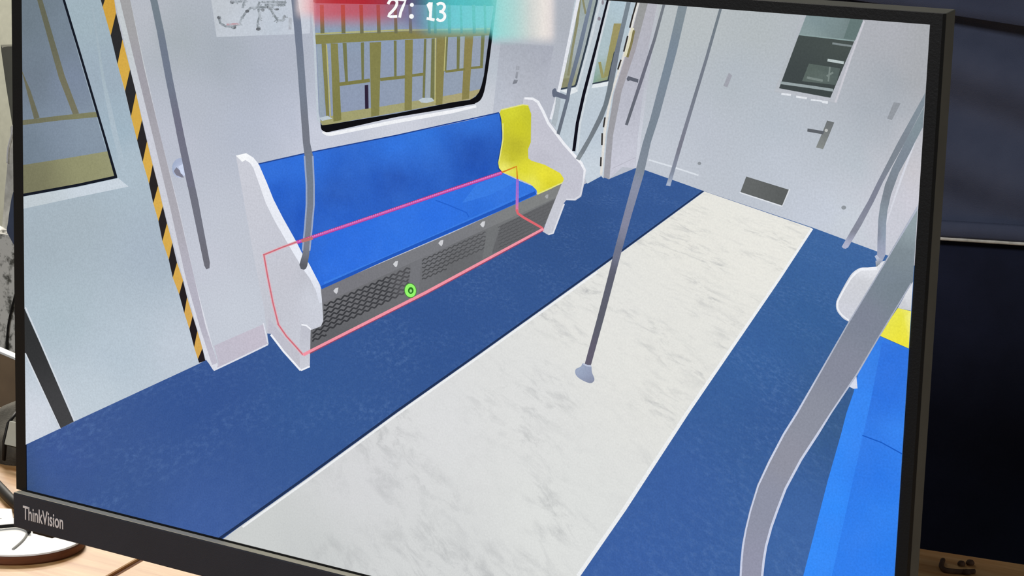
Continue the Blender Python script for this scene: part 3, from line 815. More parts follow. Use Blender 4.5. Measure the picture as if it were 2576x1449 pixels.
# left side panel
SPL = [(596, 391), (622, 386), (639, 397), (653, 412), (674, 459), (691, 501.5), (713.7, 546), (748.5, 608), (763, 636), (781, 663), (799, 694), (809, 722), (813, 760), (816, 806), (810, 820), (784, 830), (782, 921), (760, 932), (716, 882), (684, 839), (673, 838), (668, 780), (640, 640), (612, 480)]
sp = shape('side_panel', SPL, [(612, 420, (202, 204, 214)), (640, 520, (200, 202, 212)), (680, 620, (198, 200, 211)), (720, 700, (196, 197, 207)), (700, 780, (194, 196, 206)), (770, 700, (192, 194, 204)), (790, 780, (202, 205, 216)), (640, 640, (200, 203, 213)), (800, 740, (206, 210, 220))], b_, 'white side panel at the near end')
shape('panel_rim', pair([(596, 391), (622, 385), (640, 396), (653, 412), (674, 459), (691, 501.5), (714, 546), (748.5, 608), (763, 636), (781, 663), (800, 695), (810, 727), (813, 760)], [(612, 407), (620, 402), (632, 410), (640, 422), (656, 466), (672, 512), (694, 556), (730, 618), (746, 645), (762, 672), (782, 700), (797, 730), (806, 762)]),
      [(615, 393, (248, 250, 252)), (650, 430, (236, 238, 246)), (700, 540, (232, 235, 244)), (770, 670, (234, 238, 248)), (805, 740, (216, 220, 232))], sp, 'bright rim of the side panel')
shape('skirt', [(678, 799), (700, 828), (756, 888), (757, 928), (716, 880), (684, 838), (676, 836)], [(690, 830, (190, 190, 203)), (750, 900, (192, 192, 202))], sp)
shape('foot', [(760, 816), (764, 813), (786, 826), (783, 830), (782, 921), (760, 931), (757, 927), (756, 870)], [(770, 840, (190, 192, 203)), (770, 910, (204, 206, 216))], sp)
shape('foot_edge', [band([(684, 841), (716, 883), (759, 931)], 5), band([(760, 931), (782, 921)], 4), band([(761, 816), (773, 818), (785, 828)], 4)], (240, 242, 248), sp)
# backrest
BLUE_B = [(690, 430, (50, 110, 216)), (770, 410, (46, 108, 216)), (1000, 370, (50, 114, 220)), (1200, 310, (50, 110, 210)), (1060, 330, (52, 116, 218)), (700, 490, (38, 92, 196)), (850, 490, (40, 86, 180)), (1000, 450, (38, 82, 176)), (1200, 380, (36, 80, 172)), (730, 570, (36, 86, 188)), (860, 550, (44, 98, 200)), (1050, 490, (40, 90, 186)), (1220, 430, (38, 86, 182))]
shape('backrest', [(654, 412), (768, 386), (900, 360), (1080, 324), (1200, 298), (1258, 284), (1263, 300), (1265, 358), (1261, 377), (1254.6, 409), (1257, 422), (1266, 432), (1140, 478), (960, 542), (790, 600), (752, 614), (748.5, 608), (713.7, 546), (691, 501.5), (674, 459)],
      BLUE_B, b_, 'blue upholstered backrest', 'weave', 0.008)
SEAT = [(750, 611), (790, 598), (960, 541), (1140, 477), (1267, 434), (1308, 454), (1343, 468), (1353, 478), (1352, 490), (1140, 583), (960, 660), (811, 727), (808, 716), (797, 695), (781, 664), (763, 637)]
shape('seat', SEAT, [(780, 640, (42, 100, 205)), (830, 660, (44, 108, 222)), (1000, 600, (46, 112, 224)), (1120, 540, (46, 112, 226)), (1240, 480, (52, 116, 222)), (900, 640, (44, 108, 222)), (1200, 530, (44, 108, 216))], b_, 'blue upholstered seat', 'weave', 0.008)
shape('seat_light', [[(1165, 510), (1200, 465), (1267, 437), (1306, 455), (1230, 492)], band([(818, 712), (960, 652), (1140, 572), (1330, 486)], 5)], (56, 122, 226), b_, None, 'weave')
shape('seat_seam', band([(1098, 503), (1130, 515), (1176, 534), (1182, 545)], 3), (38, 98, 206), b_)
shape('seat_shade', band([(811, 723), (960, 656), (1140, 577), (1262, 524), (1350, 484)], 8), (36, 88, 188), b_, 'darker lower edge of the seat')
shape('backrest_edge', [band([(653, 412), (768, 386), (1000, 340), (1258, 283)], 3), band([(1260, 284), (1265, 310), (1266, 358), (1256, 405), (1258, 424), (1267, 434)], 4)], (34, 66, 140), b_)
# yellow end seat
shape('end_seat', [(1260, 284), (1263, 275), (1290, 268), (1318, 264), (1331, 264), (1339, 286), (1338, 358), (1331, 375), (1332, 398), (1340, 404), (1373, 414), (1412, 435), (1421, 445), (1420, 457), (1390, 474), (1356, 489), (1352, 477), (1338, 463), (1306, 449), (1267, 433), (1258, 422), (1256, 408), (1264, 377), (1267, 340), (1264, 300)],
      [(1290, 280, (212, 212, 56)), (1310, 320, (204, 202, 46)), (1300, 370, (184, 180, 48)), (1290, 395, (194, 190, 48)), (1320, 425, (222, 218, 54)), (1370, 440, (234, 226, 60)), (1390, 460, (216, 208, 50)), (1272, 424, (238, 234, 110)), (1340, 460, (232, 228, 90)), (1400, 440, (228, 220, 60)), (1330, 300, (196, 196, 50))],
      b_, 'bright yellow end seat', 'plain', 0.005)
shape('end_seat_rim', [band([(1264, 276), (1318, 263), (1333, 264)], 3), band([(1268, 310), (1268, 350), (1262, 385), (1258, 406)], 3), band([(1354, 488), (1420, 458)], 3)], (226, 226, 132), b_)
# right side panel
sp = shape('side_panel', [(1320, 246), (1343, 245), (1358, 253), (1370, 276), (1383, 306), (1422, 358), (1447, 387), (1467, 408), (1477, 427), (1473, 459), (1465, 494), (1450, 504), (1427, 503), (1420, 512), (1393, 588), (1383, 591), (1368, 582), (1380, 550), (1413, 468), (1422, 450), (1412, 435), (1374, 414), (1340, 403), (1332, 396), (1332, 375), (1339, 356), (1340, 286), (1333, 264), (1318, 262)],
      [(1340, 262, (198, 199, 210)), (1360, 320, (194, 194, 206)), (1370, 390, (190, 190, 202)), (1430, 430, (196, 197, 209)), (1440, 470, (194, 194, 206)), (1400, 540, (200, 202, 212)), (1350, 360, (198, 198, 210))], b_, 'white side panel at the far end')
shape('panel_rim', [band([(1322, 247), (1343, 248), (1356, 256), (1369, 280), (1382, 309), (1421, 361), (1445, 388), (1465, 410), (1474, 428), (1470, 458), (1463, 491), (1449, 501), (1427, 501)], [5, 6, 7, 7, 7, 7, 7, 7, 6, 4, 4, 4, 3]), band([(1422, 512), (1394, 586), (1383, 589)], 4)], [(1340, 248, (236, 238, 244)), (1460, 405, (240, 241, 246)), (1465, 480, (214, 216, 226)), (1400, 570, (222, 224, 232))], sp, 'bright rim of the side panel')

# ---- poles
def pole(name, L, R, col, parent=None, label=None):
    return shape(name, pair(L, R), col, parent, label, 'plain', 0.006)
GP = 'grab_pole'
p_ = pole(GP, [(325, -300), (381, 0), (398, 80), (420, 200), (452, 358), (486, 520), (517, 668), (522, 677)], [(345, -300), (399, 0), (416, 80), (438, 200), (470, 358), (501, 500), (531, 660), (530, 674)],
      [(390, 10, (116, 128, 138)), (420, 150, (112, 121, 138)), (460, 350, (112, 112, 130)), (500, 540, (112, 114, 126)), (525, 670, (108, 108, 118))], label='grey grab pole beside the near door in the picture')
shape('wall_mount', disc(456, 422, 20, 25, rot=0.1)[0:28], [(440, 420, (158, 172, 200)), (460, 400, (168, 178, 204)), (462, 425, (200, 208, 232))], p_, 'pale blue round mount')
shape('wall_mount_shade', [(440, 430), (446, 440), (460, 446), (466, 446), (455, 428), (447, 420)], (124, 124, 140), p_)
shape('wall_mount_light', [(452, 418), (464, 412), (468, 440), (458, 436)], (206, 216, 240), p_)
shape('pole_front', pair([(446, 330), (462, 407), (475, 470)], [(464, 330), (479, 400), (494, 470)]), (113, 114, 130), p_)

p_ = pole(GP, [(731, -100), (736, 0), (741, 50), (749, 139), (765, 358), (769, 390), (774, 464), (774, 514), (769, 576), (764, 638), (756, 666), (760, 676), (768, 678)], [(749, -100), (753, 0), (760, 50), (767, 139), (783, 358), (790, 390), (793, 464), (793, 514), (788, 576), (781, 640), (776, 668), (773, 675), (768, 678)],
      [(748, 60, (112, 121, 140)), (760, 200, (116, 125, 141)), (772, 340, (116, 120, 132)), (780, 450, (116, 126, 140)), (782, 560, (122, 128, 140)), (772, 620, (124, 128, 140)), (765, 668, (92, 94, 102))], label='bent grey grab pole at the near end of the bench in the picture')
shape('pole_light', [band([(769, 392), (774, 464), (774, 514), (770, 570), (764, 630)], 4), band([(790, 392), (793, 464), (793, 514), (788, 570), (782, 630)], 4)], (152, 166, 196), p_, 'bright edges of the pole')

p_ = pole(GP, [(1722, -60), (1710, 10), (1680, 140), (1638, 300), (1620, 358), (1599, 439), (1572, 539), (1548, 630), (1533, 692), (1505, 800), (1474, 914), (1478, 922)], [(1745, -60), (1732, 14), (1705, 130), (1662, 290), (1640, 358), (1622, 439), (1592, 539), (1567, 630), (1551, 690), (1522, 800), (1490, 916), (1485, 922)],
      [(1720, 20, (128, 140, 148)), (1690, 150, (122, 136, 150)), (1640, 330, (122, 134, 146)), (1625, 420, (128, 138, 150)), (1600, 470, (138, 144, 166)), (1580, 560, (134, 136, 158)), (1560, 640, (112, 116, 136)), (1540, 700, (92, 94, 108)), (1510, 800, (92, 94, 106)), (1485, 900, (98, 94, 110))], label='central grey grab pole standing on the aisle strip in the picture')
shape('base_cap', smooth_line([(1469, 913), (1480, 917), (1490, 919), (1492, 936), (1498, 951), (1496, 959), (1486, 963), (1463, 953), (1451, 941), (1451, 928), (1464, 921)], 3, True), [(1465, 930, (158, 170, 194)), (1480, 945, (150, 160, 186)), (1486, 960, (132, 138, 160))], p_, 'pale flared base cap')
shape('cap_rim', band([(1470, 914), (1480, 919), (1490, 920)], 4), (188, 196, 216), p_)

pole(GP, [(1828, -60), (1812, 22), (1775, 150), (1711, 358), (1690, 430), (1678, 466)], [(1836, -60), (1819, 22), (1783, 150), (1721, 358), (1700, 430), (1689, 468)],
     [(1815, 30, (112, 122, 130)), (1760, 210, (116, 122, 134)), (1710, 370, (120, 122, 136)), (1690, 445, (126, 134, 150)), (1684, 462, (170, 182, 204))], label='thin grey grab pole against the end wall in the picture')
p_ = pole(GP, [(1686, -60), (1670, 10), (1645, 100), (1612, 200), (1575, 313)], [(1693, -60), (1677, 10), (1653, 100), (1621, 200), (1582, 315)], [(1670, 20, (116, 122, 130)), (1620, 190, (106, 108, 122)), (1580, 310, (98, 102, 112))], label='short thin grab pole with a stub in the picture')
shape('stub', [(1579, 198), (1583, 191), (1590, 193), (1609, 199), (1608, 208), (1588, 202), (1582, 204)], (94, 98, 110), p_)
pole(GP, [(1590, -60), (1579, 5), (1552, 116), (1540, 170), (1530, 225), (1521, 262), (1507, 295), (1483, 344), (1462, 380), (1451, 399)], [(1600, -60), (1590, 5), (1564, 116), (1554, 170), (1543, 225), (1533, 262), (1520, 297), (1494, 346), (1474, 382), (1461, 403)],
     [(1580, 20, (120, 132, 142)), (1550, 150, (112, 120, 132)), (1530, 250, (110, 120, 128)), (1500, 320, (112, 120, 128)), (1470, 375, (118, 126, 134)), (1456, 396, (136, 144, 150))], label='bent grey grab pole reaching the far side panel in the picture')
p_ = pole(GP, [(1494, -60), (1486, 0), (1473, 50), (1453, 132), (1431, 215), (1426, 250), (1403, 335)], [(1502, -60), (1494, 0), (1483, 50), (1464, 132), (1441, 215), (1435, 250), (1411, 339)], [(1485, 20, (120, 132, 150)), (1460, 120, (112, 124, 142)), (1435, 220, (104, 114, 130)), (1408, 330, (104, 112, 124))], label='slim grey grab pole in front of the far door in the picture')
shape('wall_mount', smooth_line([(1393, 240), (1392, 228), (1397, 222), (1402, 223), (1404, 230), (1428, 239), (1427, 250), (1402, 243), (1397, 245)], 2, True), (100, 108, 126), p_, 'dark stub mount')
# right-hand poles
pole(GP, [(2360, 160), (2327, 239), (2261, 358), (2209, 459), (2187, 504), (2155, 560), (2120, 620), (2124, 624)], [(2375, 180), (2324, 272), (2279, 358), (2224, 457), (2202, 504), (2170, 565), (2136, 622), (2130, 625)],
     [(2320, 260, (128, 140, 150)), (2250, 390, (124, 132, 142)), (2200, 490, (126, 130, 146)), (2150, 585, (130, 134, 148)), (2128, 618, (176, 180, 204))], label='leaning thin grab pole at the right of the end wall in the picture')
p_ = pole(GP, [(2380, 180), (2323, 276), (2281, 354), (2246.6, 422), (2229, 464), (2217, 514), (2212, 551), (2210, 600), (2209, 645), (2206, 668)], [(2380, 230), (2321, 325), (2304, 358), (2291, 385), (2264, 434), (2244, 489), (2235, 530), (2232, 560), (2230, 640), (2212, 678)],
     [(2310, 310, (130, 144, 152)), (2270, 400, (126, 136, 148)), (2235, 480, (122, 130, 140)), (2222, 540, (134, 146, 156)), (2228, 580, (150, 166, 184)), (2212, 580, (126, 130, 146)), (2222, 640, (160, 166, 188))], label='curved grey grab pole above the right bench in the picture')
shape('clamp', [[(2203, 644), (2208, 640), (2214, 648), (2222, 652), (2212, 664), (2207, 652)], [(2205, 655), (2212, 656), (2216, 664), (2210, 677), (2206, 670)]], [(2206, 645, (190, 196, 216)), (2212, 670, (128, 136, 144))], p_, 'small clamp')

# ---- right bench
rb = shape('bench', [(2217, 845), (2250, 860), (2287.6, 876), (2400, 920), (2400, 1900), (1900, 1900), (2023, 1449), (2048, 1352), (2085, 1208), (2119, 1089), (2132, 1038), (2150, 986), (2162, 936), (2190, 885)],
      [(2200, 900, (54, 128, 232)), (2180, 1000, (54, 134, 242)), (2140, 1090, (56, 138, 246)), (2100, 1250, (54, 140, 250)), (2060, 1400, (54, 140, 250)), (2250, 900, (46, 112, 218)), (2240, 1000, (46, 116, 224)), (2200, 1200, (46, 122, 234)), (2180, 1400, (46, 126, 236)), (2260, 1100, (54, 132, 240))],
      label='bright blue bench at the right edge of the picture', mat='weave')
shape('cushion', [(2222, 858), (2287, 880), (2380, 920), (2380, 1900), (2020, 1700), (2095, 1449), (2150, 1200), (2168, 1120), (2194, 1003)],
      [(2240, 900, (46, 112, 220)), (2220, 1010, (44, 112, 222)), (2210, 1110, (48, 120, 228)), (2200, 1180, (44, 118, 230)), (2150, 1400, (46, 124, 236)), (2240, 1300, (48, 128, 238)), (2260, 1100, (54, 132, 240))], rb, 'deeper blue cushion top', 'weave')
shape('seam', band([(2172, 1094), (2220, 1112), (2269, 1139), (2300, 1156)], 3), (28, 92, 196), rb)
shape('yellow_end', [(2261, 774), (2291, 781), (2380, 800), (2380, 915), (2287.6, 875), (2217, 844), (2230, 820)], [(2270, 800, (230, 226, 70)), (2270, 850, (238, 228, 62)), (2288, 800, (242, 238, 130))], rb, 'bright yellow end seat')
sp = shape('side_panel', smooth_line([(2230, 655), (2207, 671), (2185, 672), (2167, 673), (2150, 683), (2138, 698), (2120, 730), (2107, 757), (2107, 777), (2117, 793), (2137, 808), (2200, 830), (2250, 780), (2262, 690)], 3, True), [(2180, 676, (228, 230, 236)), (2150, 740, (204, 206, 214)), (2130, 790, (206, 208, 218)), (2170, 720, (202, 204, 210))], rb, 'white rounded side panel')
shape('panel_rim', band([(2209, 674), (2168, 677), (2154, 687), (2142, 701), (2124, 731), (2110, 758), (2110, 776), (2120, 791), (2138, 805)], [8, 7, 6, 4, 4, 4, 4, 4, 3]), (238, 240, 246), sp)
shape('side_panel', [(2300, 705), (2370, 640), (2380, 800), (2291, 780), (2261, 774), (2280, 740)], [(2290, 730, (222, 224, 230)), (2280, 770, (200, 202, 208))], rb, 'white side panel')
shape('foot', [(2157, 944), (2160, 976), (2150, 977), (2136, 970)], (216, 220, 236), rb)
# ---- big near pole at the right
p_ = pole(GP, [(2420, 330), (2309, 519), (2255, 612), (2204, 698), (2137, 809), (2065, 935), (2005.6, 1038), (1973, 1089), (1936, 1158), (1908, 1218), (1889, 1280), (1877, 1330), (1869.6, 1369), (1866, 1410), (1864, 1449), (1860, 1560), (1862, 1900)],
      [(2420, 520), (2297, 712), (2217, 844), (2160, 941), (2095, 1038), (2063, 1089), (2020, 1155), (1981, 1228), (1961, 1280), (1945, 1325), (1932, 1373), (1926, 1410), (1922, 1449), (1916, 1560), (1918, 1900)],
      [(2295, 570, (146, 160, 166)), (2270, 640, (126, 138, 146)), (2240, 700, (122, 134, 146)), (2260, 720, (118, 130, 140)), (2180, 800, (126, 132, 148)), (2120, 920, (134, 138, 154)), (2050, 1050, (140, 144, 158)), (1990, 1150, (144, 146, 160)), (1930, 1270, (142, 146, 164)), (1895, 1420, (146, 148, 168))], label='thick near grab pole curving down at the right in the picture')
shape('pole_light', [band([(2318, 508), (2300, 540), (2255, 616), (2204, 701), (2137, 812), (2065, 938), (2006, 1041), (1974, 1092), (1938, 1161), (1910, 1221), (1891, 1283), (1879, 1333), (1872, 1372), (1868, 1412), (1866, 1449)], [5, 5, 3, 3, 3, 4, 5, 5, 5, 4, 4, 4, 5, 5, 5]),
      band([(2295, 712), (2215, 844), (2158, 941), (2093, 1038), (2061, 1089), (2018, 1155), (1979, 1228), (1959, 1280), (1943, 1325), (1930, 1373), (1924, 1410), (1920, 1449)], [3, 3, 4, 4, 6, 6, 6, 6, 6, 6, 6, 6])], [(2200, 800, (170, 176, 192)), (2000, 1140, (206, 212, 232)), (1925, 1400, (206, 212, 232)), (1870, 1400, (200, 206, 228))], p_, 'bright edges of the pole')

# ---- overlays drawn by the programme on the screen
OL = ([(668, 640), (712, 622), (750, 608)], [(667, 638), (676, 690), (690, 760), (704, 816)], [(702, 813), (724, 845), (745, 868), (766, 892)])
out = shape('selection_outline', [band(q, 7) for q in OL], (222, 176, 186), label='thin red box outline around the bench')
shape('outline_line', [band(q, 3.2) for q in OL], (204, 108, 120), out, 'thin red core of the outline')
shape('outline_line', [band([(750, 609), (960, 538), (1140, 476), (1266, 434)], 8)], (206, 96, 176), out, 'magenta part of the outline')
P = []
for k in range(96):
    t = k / 95
    x = 758 + (1262 - 758) * t
    y = 606.5 + (435.5 - 606.5) * t
    P.append([(x - 3.4, y - 0.5), (x - 1.0, y - 3.6), (x + 1.6, y - 3.4), (x - 0.8, y + 1.0)])
shape('outline_line', [band([(752, 605), (960, 534.5), (1140, 472.5), (1266, 430.5)], 2)], (190, 50, 110), out)
shape('outline_line', [band([(752, 612), (960, 541.5), (1140, 479.5), (1266, 437.5)], 2)], (180, 60, 150), out)
shape('outline_hatch', P, (222, 130, 204), out)
shape('outline_line', [band([(762, 606), (790, 598)], 8)], (190, 116, 112), out)
shape('outline_line', [band([(1266, 433), (1303, 418), (1305, 450)], 4)], (214, 132, 38), out, 'orange part of the outline')
shape('outline_line', [band([(1305, 450), (1304, 531)], 7)], [(1305, 455, (150, 110, 210)), (1304, 500, (160, 110, 220)), (1303, 528, (230, 120, 150))], out)
shape('outline_line', [band([(1303, 526), (1306, 536), (1320, 546), (1366, 572), (1370, 577)], 6)], (222, 104, 112), out)
shape('outline_line', [band([(1370, 576), (1075, 735), (766, 892)], 8)], (242, 150, 166), out, 'pink part of the outline')
shape('outline_line', [band([(1369, 580), (1077, 739), (783, 888)], 2.5)], (150, 70, 100), out)
ring = shape('cursor_ring', disc(1036, 730, 15.5, 19, rot=-0.15), (70, 130, 60), label='green ring cursor on the bench grille')
shape('ring_band', disc(1036, 730, 14, 17, rot=-0.15), (150, 248, 110), ring)
shape('ring_centre', disc(1037, 730, 7, 8.5), (44, 116, 36), ring)
shape('ring_dot', disc(1037, 731, 3.2, 4), (150, 220, 130), ring)

# blurred banner along the top
def banner():
    LAYER[0] += 1
    z = -LAYER[0] * STEP
    stops = [(735, (232, 226, 226)), (760, (240, 214, 212)), (786, (236, 170, 172)), (800, (214, 84, 92)), (850, (208, 58, 68)), (920, (200, 50, 62)), (965, (186, 62, 80)), (1000, (150, 78, 108)), (1030, (116, 96, 140)), (1060, (96, 130, 160)), (1090, (88, 190, 196)), (1150, (96, 214, 220)), (1235, (112, 222, 220)), (1262, (150, 222, 216)), (1300, (176, 220, 214)), (1340, (216, 220, 214)), (1370, (244, 236, 228)), (1392, (236, 226, 222)), (1412, (204, 204, 208))]
    def col(x):
        for (a, ca), (b, cb) in zip(stops, stops[1:]):
            if a <= x <= b:
                t = (x - a) / (b - a)
                return [p + (q - p) * t for p, q in zip(ca, cb)]
        return stops[-1][1]
    def sst(a, b, x):
        t = max(0, min(1, (x - a) / (b - a)))
        return t * t * (3 - 2 * t)
    def alpha(x, y):
        lo, hi = (18, 56) if x < 790 else ((18, 56) if x > 1e9 else (28, 78))
        if x >= 1000: 
            k = sst(1000, 1080, x)
            lo, hi = 28 + 32 * k, 78 + 24 * k
        if x > 1240:
            lo, hi = 82, 118
        a = 1 - sst(lo, hi, y)
        top = 0.74 if x < 1240 else 0.8
        if 990 < x < 1080: top = 0.66
        return a * top * sst(738, 762, x) * (1 - sst(1384, 1412, x))
    bm = bmesh.new()
    cl = bm.verts.layers.float_color.new('picture')
    xs = [735 + 6 * i for i in range(114)]
    ys = [-125 + 20 * i for i in range(7)] + [5 * i for i in range(2, 24)]
    ys = [y for y in ys if onz(1000, y).y > -SH / 2 - 0.002]
    g = {}
    for x in xs:
        for y in ys:
            q = onz(x, y)
            v = bm.verts.new(W((q.x, max(q.y, -SH / 2), z)))
            v[cl] = (*lin(col(x)), alpha(x, y))
            g[x, y] = v
    for xa, xb in zip(xs, xs[1:]):
        for ya, yb in zip(ys, ys[1:]):
            try: bm.faces.new((g[xa, ya], g[xb, ya], g[xb, yb], g[xa, yb]))
            except ValueError: pass
    return obj('status_banner', bm, SCR['veil'], mon, 'blurred red and teal banner across the top of the picture', smooth=None)
bn = banner()
dg = []
dg.append([[(980, 10), (985, 1), (993, -2), (1001, 2), (1002, 10), (996, 22), (981, 40), (1003, 41)]])
dg.append([[(1004, -2), (1024, 1), (1018, 15), (1012, 30), (1009, 44)]])
dg.append([[(1079, 14), (1085, 8), (1089, 6), (1087, 30), (1086, 47)], [(1077, 46), (1097, 50)]])
dg.append([[(1103, 12), (1110, 8), (1119, 10), (1122, 18), (1117, 27), (1109, 29)], [(1109, 29), (1118, 31), (1123, 39), (1120, 48), (1111, 52), (1102, 47)]])
for strokes in dg:
    shape('timer_digit', [band(smooth_line(s, 3) if len(s) > 5 else s, 7) for s in strokes], (250, 252, 252), bn, 'white timer digit')
shape('timer_colon', [disc(1040, 12, 5, 5), disc(1039, 41, 6, 6)], (250, 252, 252), bn, 'white colon')

# ================================================================ ON THE DESK
def dp(u, v, h=0.0): return W(ony(u, v, DROP - h))
# round white pad
H = 0.0065
a = dp(215, 1374, 0); b = dp(56, 1412, 0)
cen = dp(48, 1352, H)
rad_ = max((a - cen).xy.length, (b - cen).xy.length)
pad = root('round_pad', (cen.x, cen.y, DESK_Z), 'round white pad with a brown rim lying under the left corner of the monitor', 'pad')
R_ = (rad_)
obj('rim', lathe(cen.x, cen.y, [(0, DESK_Z), (R_ * 0.97, DESK_Z), (R_, DESK_Z + 0.0015), (R_, DESK_Z + H - 0.001), (R_ * 0.985, DESK_Z + H), (0, DESK_Z + H)], 96), M['brown_rim'], pad, 'brown side of the pad', smooth=False)
obj('top', lathe(cen.x, cen.y, [(0, DESK_Z + H), (R_ * 0.985, DESK_Z + H + 0.0002), (R_ * 0.97, DESK_Z + H + 0.0012), (0, DESK_Z + H + 0.0014)], 96), M['white'], pad, 'white top of the pad')
g = [dp(u, v, H + 0.0014) for u, v in smooth_line([(71, 1336), (64, 1352), (52, 1366), (33, 1382)], 4)]
obj('groove', tube(g, 0.0011, 8), M['grey_mark'], pad, 'grey curved groove in the top')

# white flat box at the left edge
c = [dp(u, v, 0.0) for u, v in ((-70, 1330), (-30, 1290), (30, 1292), (36, 1326))]
bm = bmesh.new()
prism(bm, [(q.x, q.y, DESK_Z) for q in c], [(q.x, q.y, DESK_Z + 0.004) for q in c])
bmesh.ops.recalc_face_normals(bm, faces=bm.faces)
note = root('card', (sum(q.x for q in c) / 4, sum(q.y for q in c) / 4, DESK_Z), 'white card behind the round pad at the left edge', 'card')
obj('sheet', bevel(bm, 0.0006), M['white'], note)
q = dp(1, 1306, 0.0042)
obj('dot', lathe(q.x, q.y, [(0, DESK_Z + 0.0041), (0.0012, DESK_Z + 0.0041), (0.001, DESK_Z + 0.0046), (0, DESK_Z + 0.0047)], 20), M['rubber'], note, 'small dark dot')

# cables
def cable(name, uv, rr, label, h=None):
    pts = [dp(u, v, (h or rr)) for u, v in uv]
    return tag(obj(name, tube(smooth_line([tuple(p) for p in pts], 6), rr, 12), M['rubber'], None, smooth=True), label, 'cable')
cable('cable', [(-90, 1130), (-40, 1185), (0, 1228), (40, 1268), (90, 1300)], 0.0042, 'thick black cable slanting behind the left end of the chin')
cable('cable', [(-80, 1329), (-30, 1327), (0, 1325), (40, 1322), (64, 1328), (74, 1338)], 0.0014, 'thin black cable lying across the round pad', H + 0.0032)

# small dark trinket on the shaded right end of the desk
tr = root('trinket', dp(2410, 1440), 'small dark brown trinket lying on the shaded desk at the right', 'trinket')
pts = [dp(u, v, 0.002) for u, v in ((2372, 1409), (2368, 1424), (2378, 1434), (2400, 1437), (2425, 1438), (2452, 1437))]
obj('stem', tube(smooth_line([tuple(p) for p in pts], 5), 0.0019, 10), M['trinket'], tr, smooth=True)
for (u, v, s) in ((2418, 1424, 0.0028), (2440, 1422, 0.003), (2432, 1446, 0.003)):
    q = dp(u, v)
    obj('bead', lathe(q.x, q.y, [(0, DESK_Z), (s, DESK_Z + s * .3), (s * 1.1, DESK_Z + s * .7), (s * .7, DESK_Z + s * 1.3), (0, DESK_Z + s * 1.45)], 20), M['trinket'], tr, smooth=True)

# ================================================================ NAVY GARMENT BEHIND, RIGHT
ZJ = 0.70
def jz(u, v): return onz(u, v, ZJ)
hem_a, hem_b = jz(2372, 597), jz(2576, 610)
slope = (hem_b.y - hem_a.y) / (hem_b.x - hem_a.x)
XA, XB = -0.30, 0.44
def hem_y(x): return hem_a.y + slope * (x - hem_a.x)
top_a, top_b = jz(2330, 22), jz(2576, 60)
tslope = (top_b.y - top_a.y) / (top_b.x - top_a.x)
def flap_y(x): return top_a.y + tslope * (x - top_a.x) + 0.10 * max(0, x - 0.02) * 0
FY0, FY1 = jz(2420, 95).y, jz(2420, 345).y
FX = jz(2420, 95).x
def fold(x, y):
    k = 2 * math.pi / (FY1 - FY0)
    ph = k * (y - FY0 - 0.30 * (x - FX)) + 0.5 * math.sin(11 * x + 5 * y)
    return -0.015 * math.sin(ph) + 0.005 * math.sin(9 * x + 6 * y) + 0.0016 * math.sin(61 * y - 37 * x)
ch = root('office_chair', W((0.07, 1.02, 1.07)), 'dark office chair standing behind the desk under a navy jacket', 'chair')
obj('backrest', bevel(mbox(-0.15, 0.29, -0.42, 0.42, 0.775, 0.815), 0.015, 3), M['navy_dark'], ch)
obj('seat', bevel(mbox(-0.17, 0.31, 0.50, 0.56, 0.78, 1.24), 0.02, 3), M['navy_dark'], ch)
obj('back_bar', mbox(0.04, 0.10, 0.40, 0.52, 0.80, 0.82), M['metal'], ch)
p = W((0.07, 0, 1.07))
obj('column', lathe(p.x, p.y, [(0, 0.06), (0.03, 0.06), (0.03, 0.46), (0, 0.46)], 24), M['metal'], ch)
for k in range(5):
    a = 2 * math.pi * k / 5
    obj('leg', tube([(p.x, p.y, 0.07), (p.x + 0.28 * math.cos(a), p.y + 0.28 * math.sin(a), 0.03)], [0.025, 0.028], 10), M['metal'], ch)
jk = root('jacket', W((0.15, 0.0, ZJ)), 'navy jacket with a pale piping strip hanging behind the right side of the monitor', 'jacket')
def body(s, t):
    x = XA + (XB - XA) * s
    y0, y1 = -0.56 + 1.1 * (x - 0.07) ** 2, hem_y(x) - 0.004
    y = y0 + (y1 - y0) * t
    return W((x, y, ZJ + fold(x, y) * (1 - t) ** 0.3 + 0.0))
obj('body', sheet(body, 60, 70, 0.003), M['navy'], jk, smooth=True)
def hem(s, t):
    x = XA + (XB - XA) * s
    y = hem_y(x) - 0.0135 + 0.0115 * t
    return W((x, y, ZJ - 0.004 - 0.0025 * math.sin(math.pi * t)))
obj('hem_band', sheet(hem, 60, 6, 0.002), M['navy'], jk, 'dark stitched band above the piping', smooth=True)
pts = [W((XA + (XB - XA) * k / 40, hem_y(XA + (XB - XA) * k / 40), ZJ - 0.004)) for k in range(41)]
obj('piping', tube(pts, 0.0019, 12), M['piping'], jk, 'pale grey piping strip', smooth=True)
def low(s, t):
    x = XA + (XB - XA) * s
    y = hem_y(x) + 0.003 + (0.60 - hem_y(x)) * t
    return W((x, y, ZJ + 0.012 + 0.02 * t + 0.004 * math.sin(12 * x + 5 * y) * t))
obj('lower_panel', sheet(low, 40, 30, 0.003), M['navy_dark'], jk, 'lower part with its shade painted in as darker navy', smooth=True)  # darker cloth colour stands in for shade below the hem
def flap(s, t):
    x = XA + (XB - XA) * s
    yb = flap_y(x)
    y = yb - (0.26 - 0.9 * (x - 0.07) ** 2) * (1 - t)
    return W((x, y, ZJ - 0.020 - 0.006 * math.sin(math.pi * min(1, t * 1.05)) - 0.003 * math.sin(60 * (y - yb) - 3 * x) * t))
obj('shoulder_flap', sheet(flap, 60, 30, 0.008), M['navy'], jk, 'overhanging upper layer of the jacket', smooth=True)

